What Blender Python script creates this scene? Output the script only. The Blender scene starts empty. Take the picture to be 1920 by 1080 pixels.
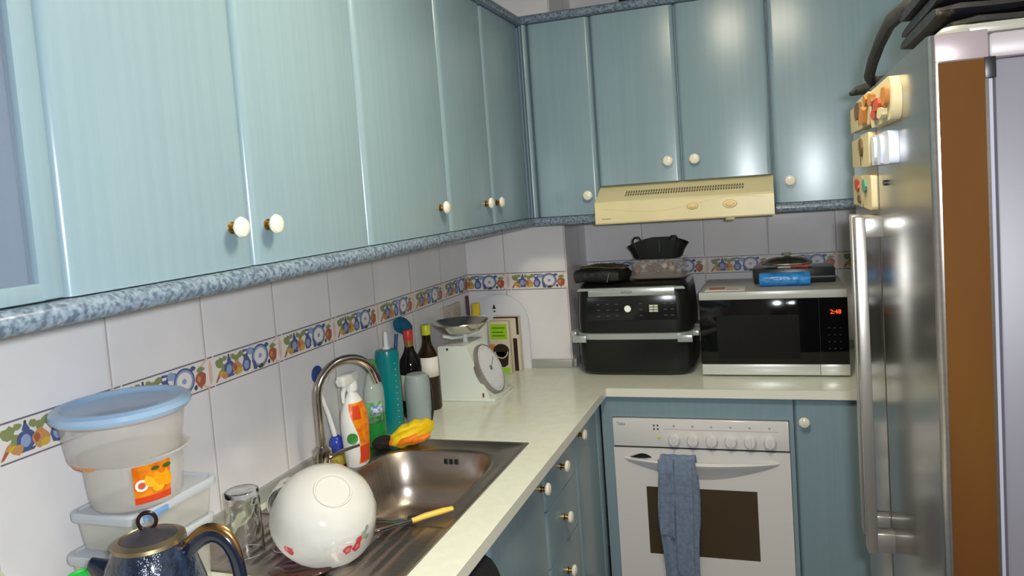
import bpy, bmesh, math, random
from mathutils import Vector, Matrix
random.seed(7)
C = bpy.context.scene.collection
PI = math.pi

# ------------------------------------------------------------------ camera
CAM = Vector((1.2375, -2.9336, 1.6072))
YAW, PITCH, ROLL = -0.3217, -0.0718, -0.0717
_f = Vector((math.sin(YAW)*math.cos(PITCH), math.cos(YAW)*math.cos(PITCH), math.sin(PITCH)))
_r = Vector((math.cos(YAW), -math.sin(YAW), 0)); _u = _r.cross(_f)
RIGHT = _r*math.cos(ROLL)+_u*math.sin(ROLL); UP = -_r*math.sin(ROLL)+_u*math.cos(ROLL)
cam = bpy.data.cameras.new('camera'); co = bpy.data.objects.new('camera', cam); C.objects.link(co)
cam.sensor_width = 36; cam.lens = 36*1437.1/1920; cam.shift_x = -24/1920; cam.shift_y = -73.1/1920
cam.clip_start = 0.05
m = Matrix((RIGHT, UP, -_f)).transposed().to_4x4(); m.translation = CAM; co.matrix_world = m
bpy.context.scene.camera = co
# ------------------------------------------------------------------ world, flash, exposure
w = bpy.data.worlds.new('world'); bpy.context.scene.world = w; w.use_nodes = True
w.node_tree.nodes['Background'].inputs[0].default_value = (0.8, 0.85, 1, 1)
w.node_tree.nodes['Background'].inputs[1].default_value = 0.25
fl = bpy.data.lights.new('camera_flash', 'AREA'); fl.energy = 17.5; fl.color = (0.90, 0.95, 1.0); fl.shape = 'RECTANGLE'
fl.size = 0.05; fl.size_y = 0.03
fo = bpy.data.objects.new('camera_flash', fl); C.objects.link(fo)
mf = m.copy(); mf.translation = CAM+RIGHT*0.045+UP*0.03-_f*0.0; fo.matrix_world = mf
LAMP = (1.08, -1.66, 2.40)
vs = bpy.context.scene.view_settings
vs.view_transform = 'Standard'; vs.look = 'None'; vs.gamma = 1; vs.use_curve_mapping = False; vs.exposure = 0.3

# ------------------------------------------------------------------ materials
def lin(c): 
    return tuple(((x/255)/12.92 if x/255 <= 0.04045 else ((x/255+0.055)/1.055)**2.4) for x in c)+(1,)
MATS = {}
def mat(name, col, rough=0.5, metal=0.0, alpha=1.0, trans=0.0, ior=1.45, emit=0, bump=0, bscale=40, coat=0, vary=0, vscale=(8,8,8), col2=None, sss=0, aniso=None):
    if name in MATS: return MATS[name]
    M = bpy.data.materials.new(name); M.use_nodes = True; nt = M.node_tree; b = nt.nodes['Principled BSDF']
    b.inputs['Base Color'].default_value = lin(col); b.inputs['Roughness'].default_value = rough
    b.inputs['Metallic'].default_value = metal; b.inputs['Alpha'].default_value = alpha
    b.inputs['Transmission Weight'].default_value = trans; b.inputs['IOR'].default_value = ior
    b.inputs['Coat Weight'].default_value = coat; b.inputs['Coat Roughness'].default_value = 0.08
    if emit: b.inputs['Emission Color'].default_value = lin(col); b.inputs['Emission Strength'].default_value = emit
    tc = nt.nodes.new('ShaderNodeTexCoord'); mp = nt.nodes.new('ShaderNodeMapping'); nt.links.new(tc.outputs['Object'], mp.inputs[0])
    mp.inputs['Scale'].default_value = vscale
    nz = nt.nodes.new('ShaderNodeTexNoise'); nz.inputs['Scale'].default_value = 1.0; nz.inputs['Detail'].default_value = 5
    nt.links.new(mp.outputs[0], nz.inputs[0])
    if vary or col2:
        mx = nt.nodes.new('ShaderNodeMix'); mx.data_type = 'RGBA'
        c2 = col2 or tuple(max(0, x*(1-vary)) for x in col)
        cr = nt.nodes.new('ShaderNodeMapRange'); cr.inputs[1].default_value = 0.38; cr.inputs[2].default_value = 0.62
        nt.links.new(nz.outputs[0], cr.inputs[0])
        mx.inputs[6].default_value = lin(col); mx.inputs[7].default_value = lin(c2)
        nt.links.new(cr.outputs[0], mx.inputs[0]); nt.links.new(mx.outputs[2], b.inputs['Base Color'])
    if bump:
        n2 = nt.nodes.new('ShaderNodeTexNoise'); n2.inputs['Scale'].default_value = bscale; n2.inputs['Detail'].default_value = 4
        nt.links.new(tc.outputs['Object'], n2.inputs[0])
        bp = nt.nodes.new('ShaderNodeBump'); bp.inputs['Strength'].default_value = bump; bp.inputs['Distance'].default_value = 0.01
        nt.links.new(n2.outputs[0], bp.inputs['Height']); nt.links.new(bp.outputs[0], b.inputs['Normal'])
    MATS[name] = M
    return M

def tile_mat(name, axis, off, T=0.2572, col=(240, 236, 238)):
    """white wall tile with thin grout joints every T along one axis"""
    if name in MATS: return MATS[name]
    M = mat(name, col, 0.16, vary=0.035, vscale=(3, 3, 3)); nt = M.node_tree; b = nt.nodes['Principled BSDF']
    tc = nt.nodes.new('ShaderNodeTexCoord'); sp = nt.nodes.new('ShaderNodeSeparateXYZ'); nt.links.new(tc.outputs['Object'], sp.inputs[0])
    def M_(op, a, bv=None):
        n = nt.nodes.new('ShaderNodeMath'); n.operation = op
        if isinstance(a, (int, float)): n.inputs[0].default_value = a
        else: nt.links.new(a, n.inputs[0])
        if bv is not None:
            if isinstance(bv, (int, float)): n.inputs[1].default_value = bv
            else: nt.links.new(bv, n.inputs[1])
        return n.outputs[0]
    s = sp.outputs['XYZ'.index(axis)]
    fr = M_('FRACT', M_('DIVIDE', M_('SUBTRACT', s, off), T))
    d = M_('MINIMUM', fr, M_('SUBTRACT', 1.0, fr))
    g = M_('LESS_THAN', d, 0.0075)
    src = b.inputs['Base Color'].links[0].from_socket
    mx = nt.nodes.new('ShaderNodeMix'); mx.data_type = 'RGBA'; nt.links.new(g, mx.inputs[0]); nt.links.new(src, mx.inputs[6])
    mx.inputs[7].default_value = lin((196, 184, 182)); nt.links.new(mx.outputs[2], b.inputs['Base Color'])
    # gentle pillow bump at the joint
    sm = nt.nodes.new('ShaderNodeMapRange'); sm.inputs[1].default_value = 0.0; sm.inputs[2].default_value = 0.03; nt.links.new(d, sm.inputs[0])
    bp = nt.nodes.new('ShaderNodeBump'); bp.inputs['Strength'].default_value = 0.35; bp.inputs['Distance'].default_value = 0.002
    nt.links.new(sm.outputs[0], bp.inputs['Height']); nt.links.new(bp.outputs[0], b.inputs['Normal'])
    return M

door_m = mat('blue_laminate', (135, 157, 167), 0.23, vscale=(70, 70, 1.5), col2=(131, 154, 164), coat=0.0)
in_m = mat('blue_laminate_inside', (136, 152, 174), 0.4, vscale=(60, 60, 1.2), col2=(130, 146, 168))
rail_m = mat('speckled_laminate', (132, 148, 162), 0.25, vscale=(120, 120, 120), col2=(84, 98, 116))
knob_m = mat('cream_ceramic', (238, 232, 212), 0.12, coat=0.5)
brass = mat('brass', (190, 150, 80), 0.25, 1.0)
counter_m = mat('pale_worktop', (236, 238, 222), 0.13, vscale=(30, 30, 30), vary=0.02)
counter_e = mat('worktop_edge', (236, 234, 220), 0.3)
trim_m = mat('grey_trim', (176, 176, 170), 0.35, 0.3)
dark_m = mat('dark_gap', (30, 34, 38), 0.6)
steel = mat('brushed_steel', (178, 168, 158), 0.33, 1.0, vscale=(3, 200, 3), col2=(164, 155, 146))
chrome = mat('satin_nickel', (190, 182, 172), 0.16, 1.0)
fridge_m = mat('fridge_steel', (166, 160, 152), 0.21, 0.9, vscale=(2, 2, 160), col2=(160, 154, 147))
fridge_side = mat('fridge_side_paint', (106, 102, 108), 0.45, vary=0.03, vscale=(2, 2, 2))
fridge_brown = mat('door_edge_brown', (90, 60, 22), 0.55, 0.0, ior=1.12, vscale=(3, 3, 1), col2=(78, 46, 22))
black_gl = mat('black_glass', (10, 11, 12), 0.06)
black_pl = mat('black_plastic', (24, 25, 26), 0.38)
black_mt = mat('black_fabric', (18, 19, 20), 0.75, bump=0.3, bscale=60)
silver = mat('silver_plastic', (190, 198, 196), 0.3, 0.5)
white_pl = mat('white_plastic', (236, 236, 232), 0.3)
white_en = mat('white_enamel', (212, 210, 206), 0.1, coat=0.5)
oven_w = mat('oven_white', (228, 224, 222), 0.2, coat=0.2)
hood_m = mat('hood_cream', (228, 214, 166), 0.32, vary=0.03, vscale=(5, 5, 5))
hood_t = mat('hood_cream_top', (226, 218, 186), 0.35)
greyprint = mat('grey_print', (120, 120, 120), 0.5)
glass_m = mat('clear_glass', (250, 252, 252), 0.02, trans=1.0, ior=1.45)
frost = mat('frosted_plastic', (228, 226, 216), 0.25, alpha=0.42)
frost2 = mat('frosted_lid', (206, 212, 222), 0.25, alpha=0.72)
bluelid = mat('light_blue_lid', (164, 196, 228), 0.22, coat=0.2, alpha=0.9)
navy = mat('navy_enamel', (18, 28, 46), 0.15, bump=0.9, bscale=45, coat=0.6, vscale=(50, 50, 14), col2=(40, 54, 78))
gold = mat('antique_gold', (150, 136, 108), 0.38, 0.9)
label_o = mat('orange_label', (244, 148, 20), 0.35, vscale=(60, 60, 60), col2=(226, 104, 10))
red_l = mat('red_label', (214, 66, 24), 0.4)
yel_l = mat('yellow', (246, 206, 40), 0.4)
towel_m = mat('blue_towel', (134, 152, 178), 0.95, bump=0.6, bscale=300, vary=0.1, vscale=(60, 60, 60))
teal = mat('teal_plastic', (0, 128, 132), 0.28)
wall_m = mat('cream_paint', (206, 196, 184), 0.7)
white_paint = mat('white_paint', (232, 228, 220), 0.8)
floor_m = mat('brown_floor_tile', (112, 92, 76), 0.35, vary=0.2, vscale=(6, 6, 6))
wood_m = mat('brown_wood', (134, 84, 40), 0.4, vscale=(30, 30, 2), col2=(106, 62, 28))
lamp_m = mat('lamp_diffuser', (255, 244, 214), 0.5, emit=1)
lamp_m.node_tree.nodes['Principled BSDF'].inputs['Emission Strength'].default_value = 47
paper = mat('paper', (228, 226, 222), 0.6)

# ------------------------------------------------------------------ mesh helpers
def rootloc(o):
    v = Vector((0, 0, 0))
    while o is not None: v += o.location; o = o.parent
    return v
class MB:
    def __init__(s): s.bm = bmesh.new(); s.mi = 0; s.mats = []
    def use(s, m):
        if m not in s.mats: s.mats.append(m)
        s.mi = s.mats.index(m); return s
    def _f(s, fs):
        for f in fs: f.material_index = s.mi
    def box(s, x0, x1, y0, y1, z0, z1, bev=0, seg=2, mtx=None):
        c = [(x, y, z) for z in (z0, z1) for y in (y0, y1) for x in (x0, x1)]
        v = [s.bm.verts.new(p) for p in c]
        fs = [s.bm.faces.new([v[i] for i in q]) for q in ((0, 2, 3, 1), (4, 5, 7, 6), (0, 1, 5, 4), (2, 6, 7, 3), (0, 4, 6, 2), (1, 3, 7, 5))]
        s._f(fs)
        if bev:
            es = list({e for f in fs for e in f.edges})
            r = bmesh.ops.bevel(s.bm, geom=es, offset=bev, segments=seg, profile=0.5, affect='EDGES', material=-1)
            s._f(r['faces']); v = list({q for q in r['verts']} | {q for q in v if q.is_valid})
        if mtx is not None:
            for q in set(v): 
                if q.is_valid: q.co = mtx @ q.co
        return s
    def prism(s, poly, ax, a, b, cap=True):
        """poly: 2D points in the two other axes (xyz order), extruded along ax from a to b"""
        def P(p, t):
            l = list(p); l.insert('xyz'.index(ax), t); return l
        A = [s.bm.verts.new(P(p, a)) for p in poly]; B = [s.bm.verts.new(P(p, b)) for p in poly]; n = len(poly); fs = []
        for i in range(n): fs.append(s.bm.faces.new((A[i], A[(i+1) % n], B[(i+1) % n], B[i])))
        if cap: fs.append(s.bm.faces.new(A[::-1])); fs.append(s.bm.faces.new(B))
        s._f(fs); return s
    def rings(s, rs, closed=True, cap0=False, cap1=False):
        V = [[s.bm.verts.new(p) for p in r] for r in rs]; n = len(V[0]); fs = []
        for a, b in zip(V, V[1:]):
            for i in range(n if closed else n-1):
                j = (i+1) % n; fs.append(s.bm.faces.new((a[i], a[j], b[j], b[i])))
        if cap0: fs.append(s.bm.faces.new(V[0][::-1]))
        if cap1: fs.append(s.bm.faces.new(V[-1]))
        s._f(fs); return s
    def lathe(s, prof, c=(0, 0, 0), seg=32, mtx=None, sx=1, sy=1, a0=0, a1=2*PI):
        """prof: list of (r, z)"""
        full = abs(a1-a0-2*PI) < 1e-6
        rs = []
        for r, z in prof:
            ring = []
            for i in range(seg if full else seg+1):
                a = a0+(a1-a0)*i/seg; p = Vector((max(r, 1e-5)*math.cos(a)*sx, max(r, 1e-5)*math.sin(a)*sy, z))
                if mtx is not None: p = mtx @ p
                ring.append(p+Vector(c))
            rs.append(ring)
        return s.rings(rs, closed=full)
    def tube(s, pts, r, seg=12, cap=True, flat=1.0, up=(0, 0, 1), closed=False):
        pts = [Vector(p) for p in pts]; n = len(pts); rr = r if isinstance(r, (list, tuple)) else [r]*n; rs = []
        N = None
        for i, p in enumerate(pts):
            if closed: t = (pts[(i+1) % n]-pts[i-1]).normalized()
            else: t = (pts[min(i+1, n-1)]-pts[max(i-1, 0)]).normalized()
            if N is None:
                N = Vector(up)
                if abs(N.dot(t)) > 0.95: N = Vector((1, 0, 0))
            N = (N-t*N.dot(t)).normalized(); B = t.cross(N)
            rs.append([p+(N*math.cos(2*PI*k/seg)*flat+B*math.sin(2*PI*k/seg))*rr[i] for k in range(seg)])
        if closed: rs.append(rs[0])
        return s.rings(rs, cap0=cap and not closed, cap1=cap and not closed)
    def poly(s, pts):
        s._f([s.bm.faces.new([s.bm.verts.new(p) for p in pts])]); return s
    def xf(s, M):
        bmesh.ops.transform(s.bm, matrix=M, verts=s.bm.verts); return s
    def build(s, name, mats=None, parent=None, smooth=True, ang=35, solid=0, sub=0, kind=None, label=None):
        bmesh.ops.remove_doubles(s.bm, verts=s.bm.verts, dist=1e-6)
        bmesh.ops.recalc_face_normals(s.bm, faces=s.bm.faces)
        L = rootloc(parent)
        if L.length: bmesh.ops.translate(s.bm, vec=-L, verts=s.bm.verts)
        me = bpy.data.meshes.new(name); s.bm.to_mesh(me); s.bm.free()
        ml = s.mats if s.mats else ([mats] if not isinstance(mats, (list, tuple)) else mats)
        for q in ml: me.materials.append(q)
        if smooth:
            me.shade_smooth(); me.set_sharp_from_angle(angle=math.radians(ang))
        o = bpy.data.objects.new(name, me); C.objects.link(o)
        if parent is not None: o.parent = parent
        if solid: md = o.modifiers.new('solid', 'SOLIDIFY'); md.thickness = solid; md.offset = 0
        if sub: md = o.modifiers.new('sub', 'SUBSURF'); md.levels = sub; md.render_levels = sub
        if kind: o['kind'] = kind
        if label: o['label'] = label
        return o
def thing(name, label, cat, loc=(0, 0, 0), group=None):
    o = bpy.data.objects.new(name, None); C.objects.link(o); o.location = loc; o.empty_display_size = 0.05
    o['label'] = label; o['category'] = cat
    if group: o['group'] = group
    return o
def tag(o, label, cat, group=None):
    o['label'] = label; o['category'] = cat
    if group: o['group'] = group
    return o
def origin(o, loc):
    """move the origin of a single mesh thing to its base"""
    v = Vector(loc); o.data.transform(Matrix.Translation(-v)); o.location = v; return o
def text(s, name, size, loc, rot, m, parent, ext=0.0003):
    cu = bpy.data.curves.new(name+'_c', 'FONT'); cu.body = s; cu.size = size; cu.extrude = ext; cu.align_x = 'CENTER'; cu.align_y = 'CENTER'
    t = bpy.data.objects.new(name+'_t', cu); C.objects.link(t)
    bpy.context.view_layer.update()
    me = bpy.data.meshes.new_from_object(t.evaluated_get(bpy.context.evaluated_depsgraph_get()))
    bpy.data.objects.remove(t)
    me.transform(Matrix.Translation(Vector(loc)-rootloc(parent)) @ rot.to_4x4()); me.materials.clear(); me.materials.append(m)
    o = bpy.data.objects.new(name, me); C.objects.link(o); o.parent = parent; return o
FACEY = Matrix.Rotation(PI/2, 3, 'X')      # text seen from -y
def circ(cx, cy, rx, ry, n=16, a0=0): return [(cx+rx*math.cos(a0+2*PI*i/n), cy+ry*math.sin(a0+2*PI*i/n)) for i in range(n)]
def rrect(x0, x1, y0, y1, r, n=5):
    P = []
    for cx, cy, a in ((x1-r, y1-r, 0), (x0+r, y1-r, PI/2), (x0+r, y0+r, PI), (x1-r, y0+r, 3*PI/2)):
        for i in range(n+1): t = a+PI/2*i/n; P.append((cx+r*math.cos(t), cy+r*math.sin(t)))
    return P

# ------------------------------------------------------------------ room shell
ZB0, ZB1 = 1.2189, 1.2908            # patterned border tile
tl = tile_mat('tile_left', 'Y', -0.2585); tcl = tile_mat('tile_column', 'X', 0.168); tcs = tile_mat('tile_column_side', 'Y', -0.3); tb = tile_mat('tile_back', 'X', 0.6797)
DB = 0.337
b = MB(); b.box(-0.1, 2.3, -4.3, 0.5, -0.05, 0); b.build('floor', floor_m, kind='structure', smooth=False)
b = MB(); b.box(-0.1, 2.3, -4.3, 0.5, 2.43, 2.5); b.build('ceiling', white_paint, kind='structure', smooth=False)
b = MB(); b.box(-0.1, 0, -4.3, 0.5, 0, 2.43); b.build('wall_left', tl, kind='structure', smooth=False)
b = MB(); b.use(tcl).box(0, 0.43, 0, 0.5, 0, 2.43)
b.bm.faces.ensure_lookup_table(); b.use(tcs)
for f in b.bm.faces:
    if f.calc_center_median().x > 0.42: f.material_index = 1
b.use(tb).box(0.43, 2.3, DB, 0.5, 0, 2.43); b.build('wall_back', kind='structure', smooth=False)
b = MB(); b.box(2.15, 2.3, -4.3, DB, 0, 2.43); b.build('wall_right', white_paint, kind='structure', smooth=False)
b = MB(); b.box(0, 2.15, -4.3, -4.15, 0, 2.43); b.build('wall_front', white_paint, kind='structure', smooth=False)
b = MB(); b.box(1.15, 2.0, -4.15, -4.11, 0, 2.05, 0.005); b.box(1.27, 1.88, -4.11, -4.10, 0.25, 0.95, 0.004); b.box(1.27, 1.88, -4.11, -4.10, 1.1, 1.9, 0.004)
d = b.build('door_1', wood_m, kind='structure')
b = MB(); b.lathe([(0.001, 0.05), (0.022, 0.045), (0.026, 0.03), (0.012, 0.015), (0.02, 0)], (0, 0, 0), 16, Matrix.Rotation(-PI/2, 3, 'X')); b.xf(Matrix.Translation((1.21, -4.11, 1.02)))
b.build('door_handle', brass, d)

# grey strips where worktop meets wall
b = MB(); b.box(0, 0.014, -2.9, 0, 0.9, 0.936, 0.002); b.build('trim_1', trim_m, kind='structure')
b = MB(); b.box(0.014, 0.43, -0.014, 0, 0.9, 0.934, 0.002); b.box(0.43, 0.444, 0, DB, 0.9, 0.934, 0.002); b.build('trim_2', trim_m, kind='structure')
b = MB(); b.box(0.444, 1.9, DB-0.014, DB, 0.9, 0.934, 0.002); b.build('trim_3', trim_m, kind='structure')

# ------------------------------------------------------------------ patterned tile border
bd_w = mat('border_ground', (238, 232, 228), 0.18); bd_l = mat('border_line', (116, 114, 128), 0.3); bd_b = mat('border_blue', (84, 96, 142), 0.3)
bd_lb = mat('border_pale_blue', (150, 166, 206), 0.3); bd_o = mat('border_orange', (206, 150, 92), 0.3); bd_r = mat('border_red', (176, 96, 78), 0.3)
bd_g = mat('border_green', (140, 150, 100), 0.3); bd_d = mat('border_dark', (70, 80, 84), 0.3); bd_p = mat('border_peach', (230, 196, 178), 0.3); bd_y = mat('border_yellow', (214, 178, 70), 0.3)
def blob(cx, cy, rx, ry, seed, n=14, j=0.25):
    R = random.Random(seed); return [(cx+rx*(1+R.uniform(-j, j))*math.cos(2*PI*i/n), cy+ry*(1+R.uniform(-j, j))*math.sin(2*PI*i/n)) for i in range(n)]
def arcband(cx, cy, r0, r1, a0, a1, n=12, sy=1):
    return [(cx+r1*math.cos(a0+(a1-a0)*i/n), cy+sy*r1*math.sin(a0+(a1-a0)*i/n)) for i in range(n+1)]+[(cx+r0*math.cos(a1-(a1-a0)*i/n), cy+sy*r0*math.sin(a1-(a1-a0)*i/n)) for i in range(n+1)]
# motif in tile units: u 0..1 (x0.2572 m), v 0..1 (x0.072 m) -> work in metres
def motif():
    P = []
    def a(m_, pts): P.append((m_, pts))
    a(bd_p, arcband(0.245, 0.036, 0.030, 0.036, PI*0.55, PI*1.45))            # leaf scroll at the tile's end
    a(bd_p, [(0.243, 0.006), (0.252, 0.02), (0.252, 0.05), (0.246, 0.066), (0.240, 0.05), (0.240, 0.02)])
    a(bd_o, [(0.002, 0.008), (0.010, 0.010), (0.030, 0.030), (0.026, 0.036), (0.016, 0.030)])   # carrot
    a(bd_r, [(0.003, 0.007), (0.009, 0.009), (0.018, 0.020), (0.012, 0.022)])
    a(bd_g, blob(0.020, 0.050, 0.014, 0.012, 1)); a(bd_g, blob(0.032, 0.034, 0.008, 0.012, 2)); a(bd_y, blob(0.026, 0.022, 0.008, 0.006, 5))
    a(bd_b, blob(0.052, 0.031, 0.018, 0.018, 3, j=0.08)); a(bd_lb, blob(0.050, 0.030, 0.010, 0.011, 4, j=0.1)); a(bd_b, [(0.044, 0.048), (0.060, 0.048), (0.054, 0.060), (0.049, 0.060)]); a(bd_d, circ(0.052, 0.062, 0.003, 0.003, 8))
    a(bd_b, [(0.036, 0.016), (0.068, 0.016), (0.064, 0.011), (0.040, 0.011)])
    a(bd_g, blob(0.078, 0.050, 0.010, 0.008, 8)); a(bd_o, blob(0.078, 0.026, 0.016, 0.016, 6)); a(bd_y, blob(0.086, 0.017, 0.010, 0.008, 7)); a(bd_r, blob(0.071, 0.030, 0.006, 0.008, 9))
    a(bd_b, [(0.094, 0.058), (0.104, 0.064), (0.122, 0.062), (0.118, 0.046), (0.128, 0.030), (0.124, 0.014), (0.112, 0.009), (0.100, 0.012), (0.096, 0.028), (0.104, 0.044)])
    a(bd_lb, blob(0.111, 0.026, 0.009, 0.011, 10, j=0.1)); a(bd_w, [(0.102, 0.058), (0.116, 0.058), (0.114, 0.052), (0.104, 0.052)])
    a(bd_b, arcband(0.132, 0.044, 0.012, 0.018, -PI*0.5, PI*0.6))
    a(bd_b, circ(0.164, 0.036, 0.031, 0.029, 24)); a(bd_lb, circ(0.164, 0.036, 0.027, 0.025, 24)); a(bd_w, circ(0.164, 0.036, 0.022, 0.020, 20)); a(bd_lb, circ(0.164, 0.036, 0.007, 0.006, 10))
    a(bd_b, [(0.136, 0.008), (0.150, 0.006), (0.142, 0.030), (0.134, 0.026)])
    a(bd_g, blob(0.092, 0.056, 0.010, 0.008, 21)); a(bd_lb, blob(0.128, 0.056, 0.010, 0.010, 22)); a(bd_g, blob(0.036, 0.058, 0.008, 0.006, 23)); a(bd_b, blob(0.192, 0.058, 0.008, 0.005, 24)); a(bd_o, blob(0.034, 0.018, 0.010, 0.008, 25)); a(bd_g, blob(0.066, 0.056, 0.007, 0.007, 26)); a(bd_d, blob(0.166, 0.010, 0.010, 0.006, 11)); a(bd_g, blob(0.176, 0.012, 0.005, 0.004, 12))
    a(bd_r, blob(0.213, 0.030, 0.017, 0.017, 13, j=0.12)); a(bd_r, [(0.200, 0.022), (0.213, 0.006), (0.226, 0.026)]); a(bd_o, blob(0.208, 0.030, 0.006, 0.007, 14)); a(bd_g, blob(0.214, 0.050, 0.012, 0.006, 15)); a(bd_d, blob(0.196, 0.014, 0.005, 0.006, 16))
    return P
MOT = motif()
def clip_poly(pts, a, bb):
    for lim, sgn in ((a, 1), (bb, -1)):
        out = []
        for i in range(len(pts)):
            p, q = pts[i-1], pts[i]; ip = (p[0]-lim)*sgn >= 0; iq = (q[0]-lim)*sgn >= 0
            if ip != iq: t = (lim-p[0])/(q[0]-p[0]); out.append((lim, p[1]+t*(q[1]-p[1])))
            if iq: out.append(q)
        pts = out
        if len(pts) < 3: return []
    return pts
def border(name, place, u0, u1, starts):
    b = MB(); b.use(bd_w); t = 0.0012
    b.rings([[place(u, v, 0) for u, v in ((u0, ZB0), (u1, ZB0), (u1, ZB1), (u0, ZB1))], [place(u, v, t) for u, v in ((u0, ZB0), (u1, ZB0), (u1, ZB1), (u0, ZB1))]], cap1=True)
    b.use(bd_l)
    for s in starts:
        lo, hi = max(u0, s+0.002), min(u1, s+0.2552)
        if hi <= lo: continue
        for v0, v1 in ((ZB0+0.0005, ZB0+0.0035), (ZB1-0.004, ZB1-0.0008)): b.use(bd_l).poly([place(u, v, t+0.0004) for u, v in ((lo, v0), (hi, v0), (hi, v1), (lo, v1))])
        for i, (m_, pts) in enumerate(MOT):
            q = clip_poly([(s+u, v) for u, v in pts], u0, u1)
            if q: b.use(m_).poly([place(u, ZB0+v, t+0.0005+0.00003*i) for u, v in q])
    return b.build(name, kind='structure', smooth=False)
border('trim_4', lambda u, v, d_: (d_, u, v), -2.9, 0, [-0.2585-0.2572*k+0.02 for k in range(-1, 11)])
border('trim_5', lambda u, v, d_: (u, -d_, v), 0, 0.43, [0.190-0.2572, 0.190])
border('trim_6', lambda u, v, d_: (u, DB-d_, v), 0.43, 1.9, [0.6797+0.2572*k+0.02 for k in range(-2, 5)])

# ------------------------------------------------------------------ knobs and doors
knob_prof = [(0.0, 0.028), (0.009, 0.0275), (0.0155, 0.0245), (0.0180, 0.020), (0.0165, 0.016), (0.0095, 0.0145)]
def add_knob(parent, p, facing, r=1.0):
    """facing 'x' or '-y'"""
    R = Matrix.Rotation(PI/2, 3, 'Y') if facing == 'x' else Matrix.Rotation(PI/2, 3, 'X')
    b = MB(); b.use(knob_m).lathe([(a*r, z) for a, z in knob_prof], p, 24, R); b.use(brass).lathe([(0.0095, 0.0150), (0.006, 0.013), (0.006, 0.004), (0.0105, 0.002), (0.0105, -0.0005)], p, 16, R)
    return b.build('knob', parent=parent)
def door_x(parent, y0, y1, z0, z1, x0=0.337, x1=0.357, name='door', m=None, r=0.0165):
    g = 0.0015; y0 += g; y1 -= g; P = [(x0, y0)]
    for i in range(6): t = PI/2*i/5; P.append((x1-r+r*math.sin(t), y0+r-r*math.cos(t)))
    for i in range(6): t = PI/2*i/5; P.append((x1-r+r*math.cos(t), y1-r+r*math.sin(t)))
    P.append((x0, y1)); b = MB(); b.prism(P, 'z', z0, z1); return b.build(name, m or door_m, parent)
def door_y(parent, x0, x1, z0, z1, y0=-0.202, y1=-0.182, name='door', m=None, r=0.0165):
    g = 0.0015; x0 += g; x1 -= g; P = [(x0, y1)]
    for i in range(6): t = PI/2*i/5; P.append((x0+r-r*math.cos(t), y0+r-r*math.sin(t)))
    for i in range(6): t = PI/2*i/5; P.append((x1-r+r*math.sin(t), y0+r-r*math.cos(t)))
    P.append((x1, y1)); b = MB(); b.prism(P, 'z', z0, z1); return b.build(name, m or door_m, parent)
ZU0, ZU1 = 1.5153, 2.2211
# --- upper wall cabinets on the left wall
def body_box(parent, x0, x1, y0, y1, z0, z1, m=in_m):
    b = MB(); b.box(x0, x1, y0, y1, z0, z1); return b.build('body', m, parent, smooth=False)
t = thing('wall_cabinet', 'blue wall cabinet with two doors over the stacked food tubs, knobs side by side', 'cabinet', (0, -1.785, ZU0))
body_box(t, 0, 0.337, -2.18, -1.39, ZU0, ZU1)
d = door_x(t, -2.18, -1.80, ZU0, ZU1); add_knob(d, (0.357, -1.853, 1.585), 'x')
d = door_x(t, -1.80, -1.392, ZU0, ZU1); add_knob(d, (0.357, -1.757, 1.585), 'x')
t = thing('wall_cabinet', 'blue wall cabinet with a single door above the sink tap', 'cabinet', (0, -1.16, ZU0))
body_box(t, 0, 0.337, -1.39, -0.934, ZU0, ZU1)
d = door_x(t, -1.392, -0.933, ZU0, ZU1); add_knob(d, (0.357, -1.0, 1.585), 'x')
t = thing('wall_cabinet', 'blue left-wall cabinet with two narrow doors next to the inner corner', 'cabinet', (0, -0.56, ZU0))
body_box(t, 0, 0.337, -0.933, -0.001, ZU0, ZU1)
d = door_x(t, -0.933, -0.579, ZU0, ZU1); add_knob(d, (0.357, -0.652, 1.585), 'x')
d = door_x(t, -0.579, -0.204, ZU0, ZU1); add_knob(d, (0.357, -0.552, 1.585), 'x')
# end unit with glazed frame door
t = thing('wall_cabinet', 'blue glass-fronted wall cabinet at the left edge of the picture', 'cabinet', (0, -2.45, ZU0))
b = MB()
b.box(0, 0.012, -2.72, -2.182, ZU0, ZU1); b.box(0, 0.335, -2.72, -2.70, ZU0, ZU1); b.box(0, 0.335, -2.202, -2.182, ZU0, ZU1); b.box(0, 0.335, -2.70, -2.2, ZU0, ZU0+0.018); b.box(0, 0.335, -2.70, -2.2, ZU1-0.018, ZU1)
b.build('body', in_m, t, smooth=False)
b = MB(); b.box(0.012, 0.30, -2.70, -2.202, 1.86, 1.876); b.build('shelf', in_m, t)
fr = MB(); fr.box(0.337, 0.357, -2.2185, -2.182, ZU0, ZU1, 0.006); fr.box(0.337, 0.357, -2.718, -2.682, ZU0, ZU1, 0.006); fr.box(0.337, 0.356, -2.69, -2.21, ZU0, ZU0+0.024, 0.003); fr.box(0.337, 0.356, -2.69, -2.21, ZU1-0.024, ZU1, 0.003)
fr = fr.build('door', door_m, t)
b = MB(); b.box(0.344, 0.348, -2.69, -2.21, ZU0+0.02, ZU1-0.02); b.build('pane', mat('tinted_pane', (150, 165, 185), 0.08, alpha=0.25), fr, smooth=False)
b = MB(); b.lathe([(0.0, 0.002), (0.028, 0), (0.032, 0.01), (0.036, 0.09), (0.034, 0.09), (0.03, 0.012), (0.0, 0.01)], (0.27, -2.295, ZU0+0.018), 24)
b.use(mat('purple_plastic', (96, 84, 176), 0.3)); o = b.build('cup'); o.data.materials.clear(); o.data.materials.append(MATS['purple_plastic'])
tag(origin(o, (0.27, -2.295, ZU0+0.018)), 'purple cup behind the glass door at the left edge', 'cup')
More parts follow.
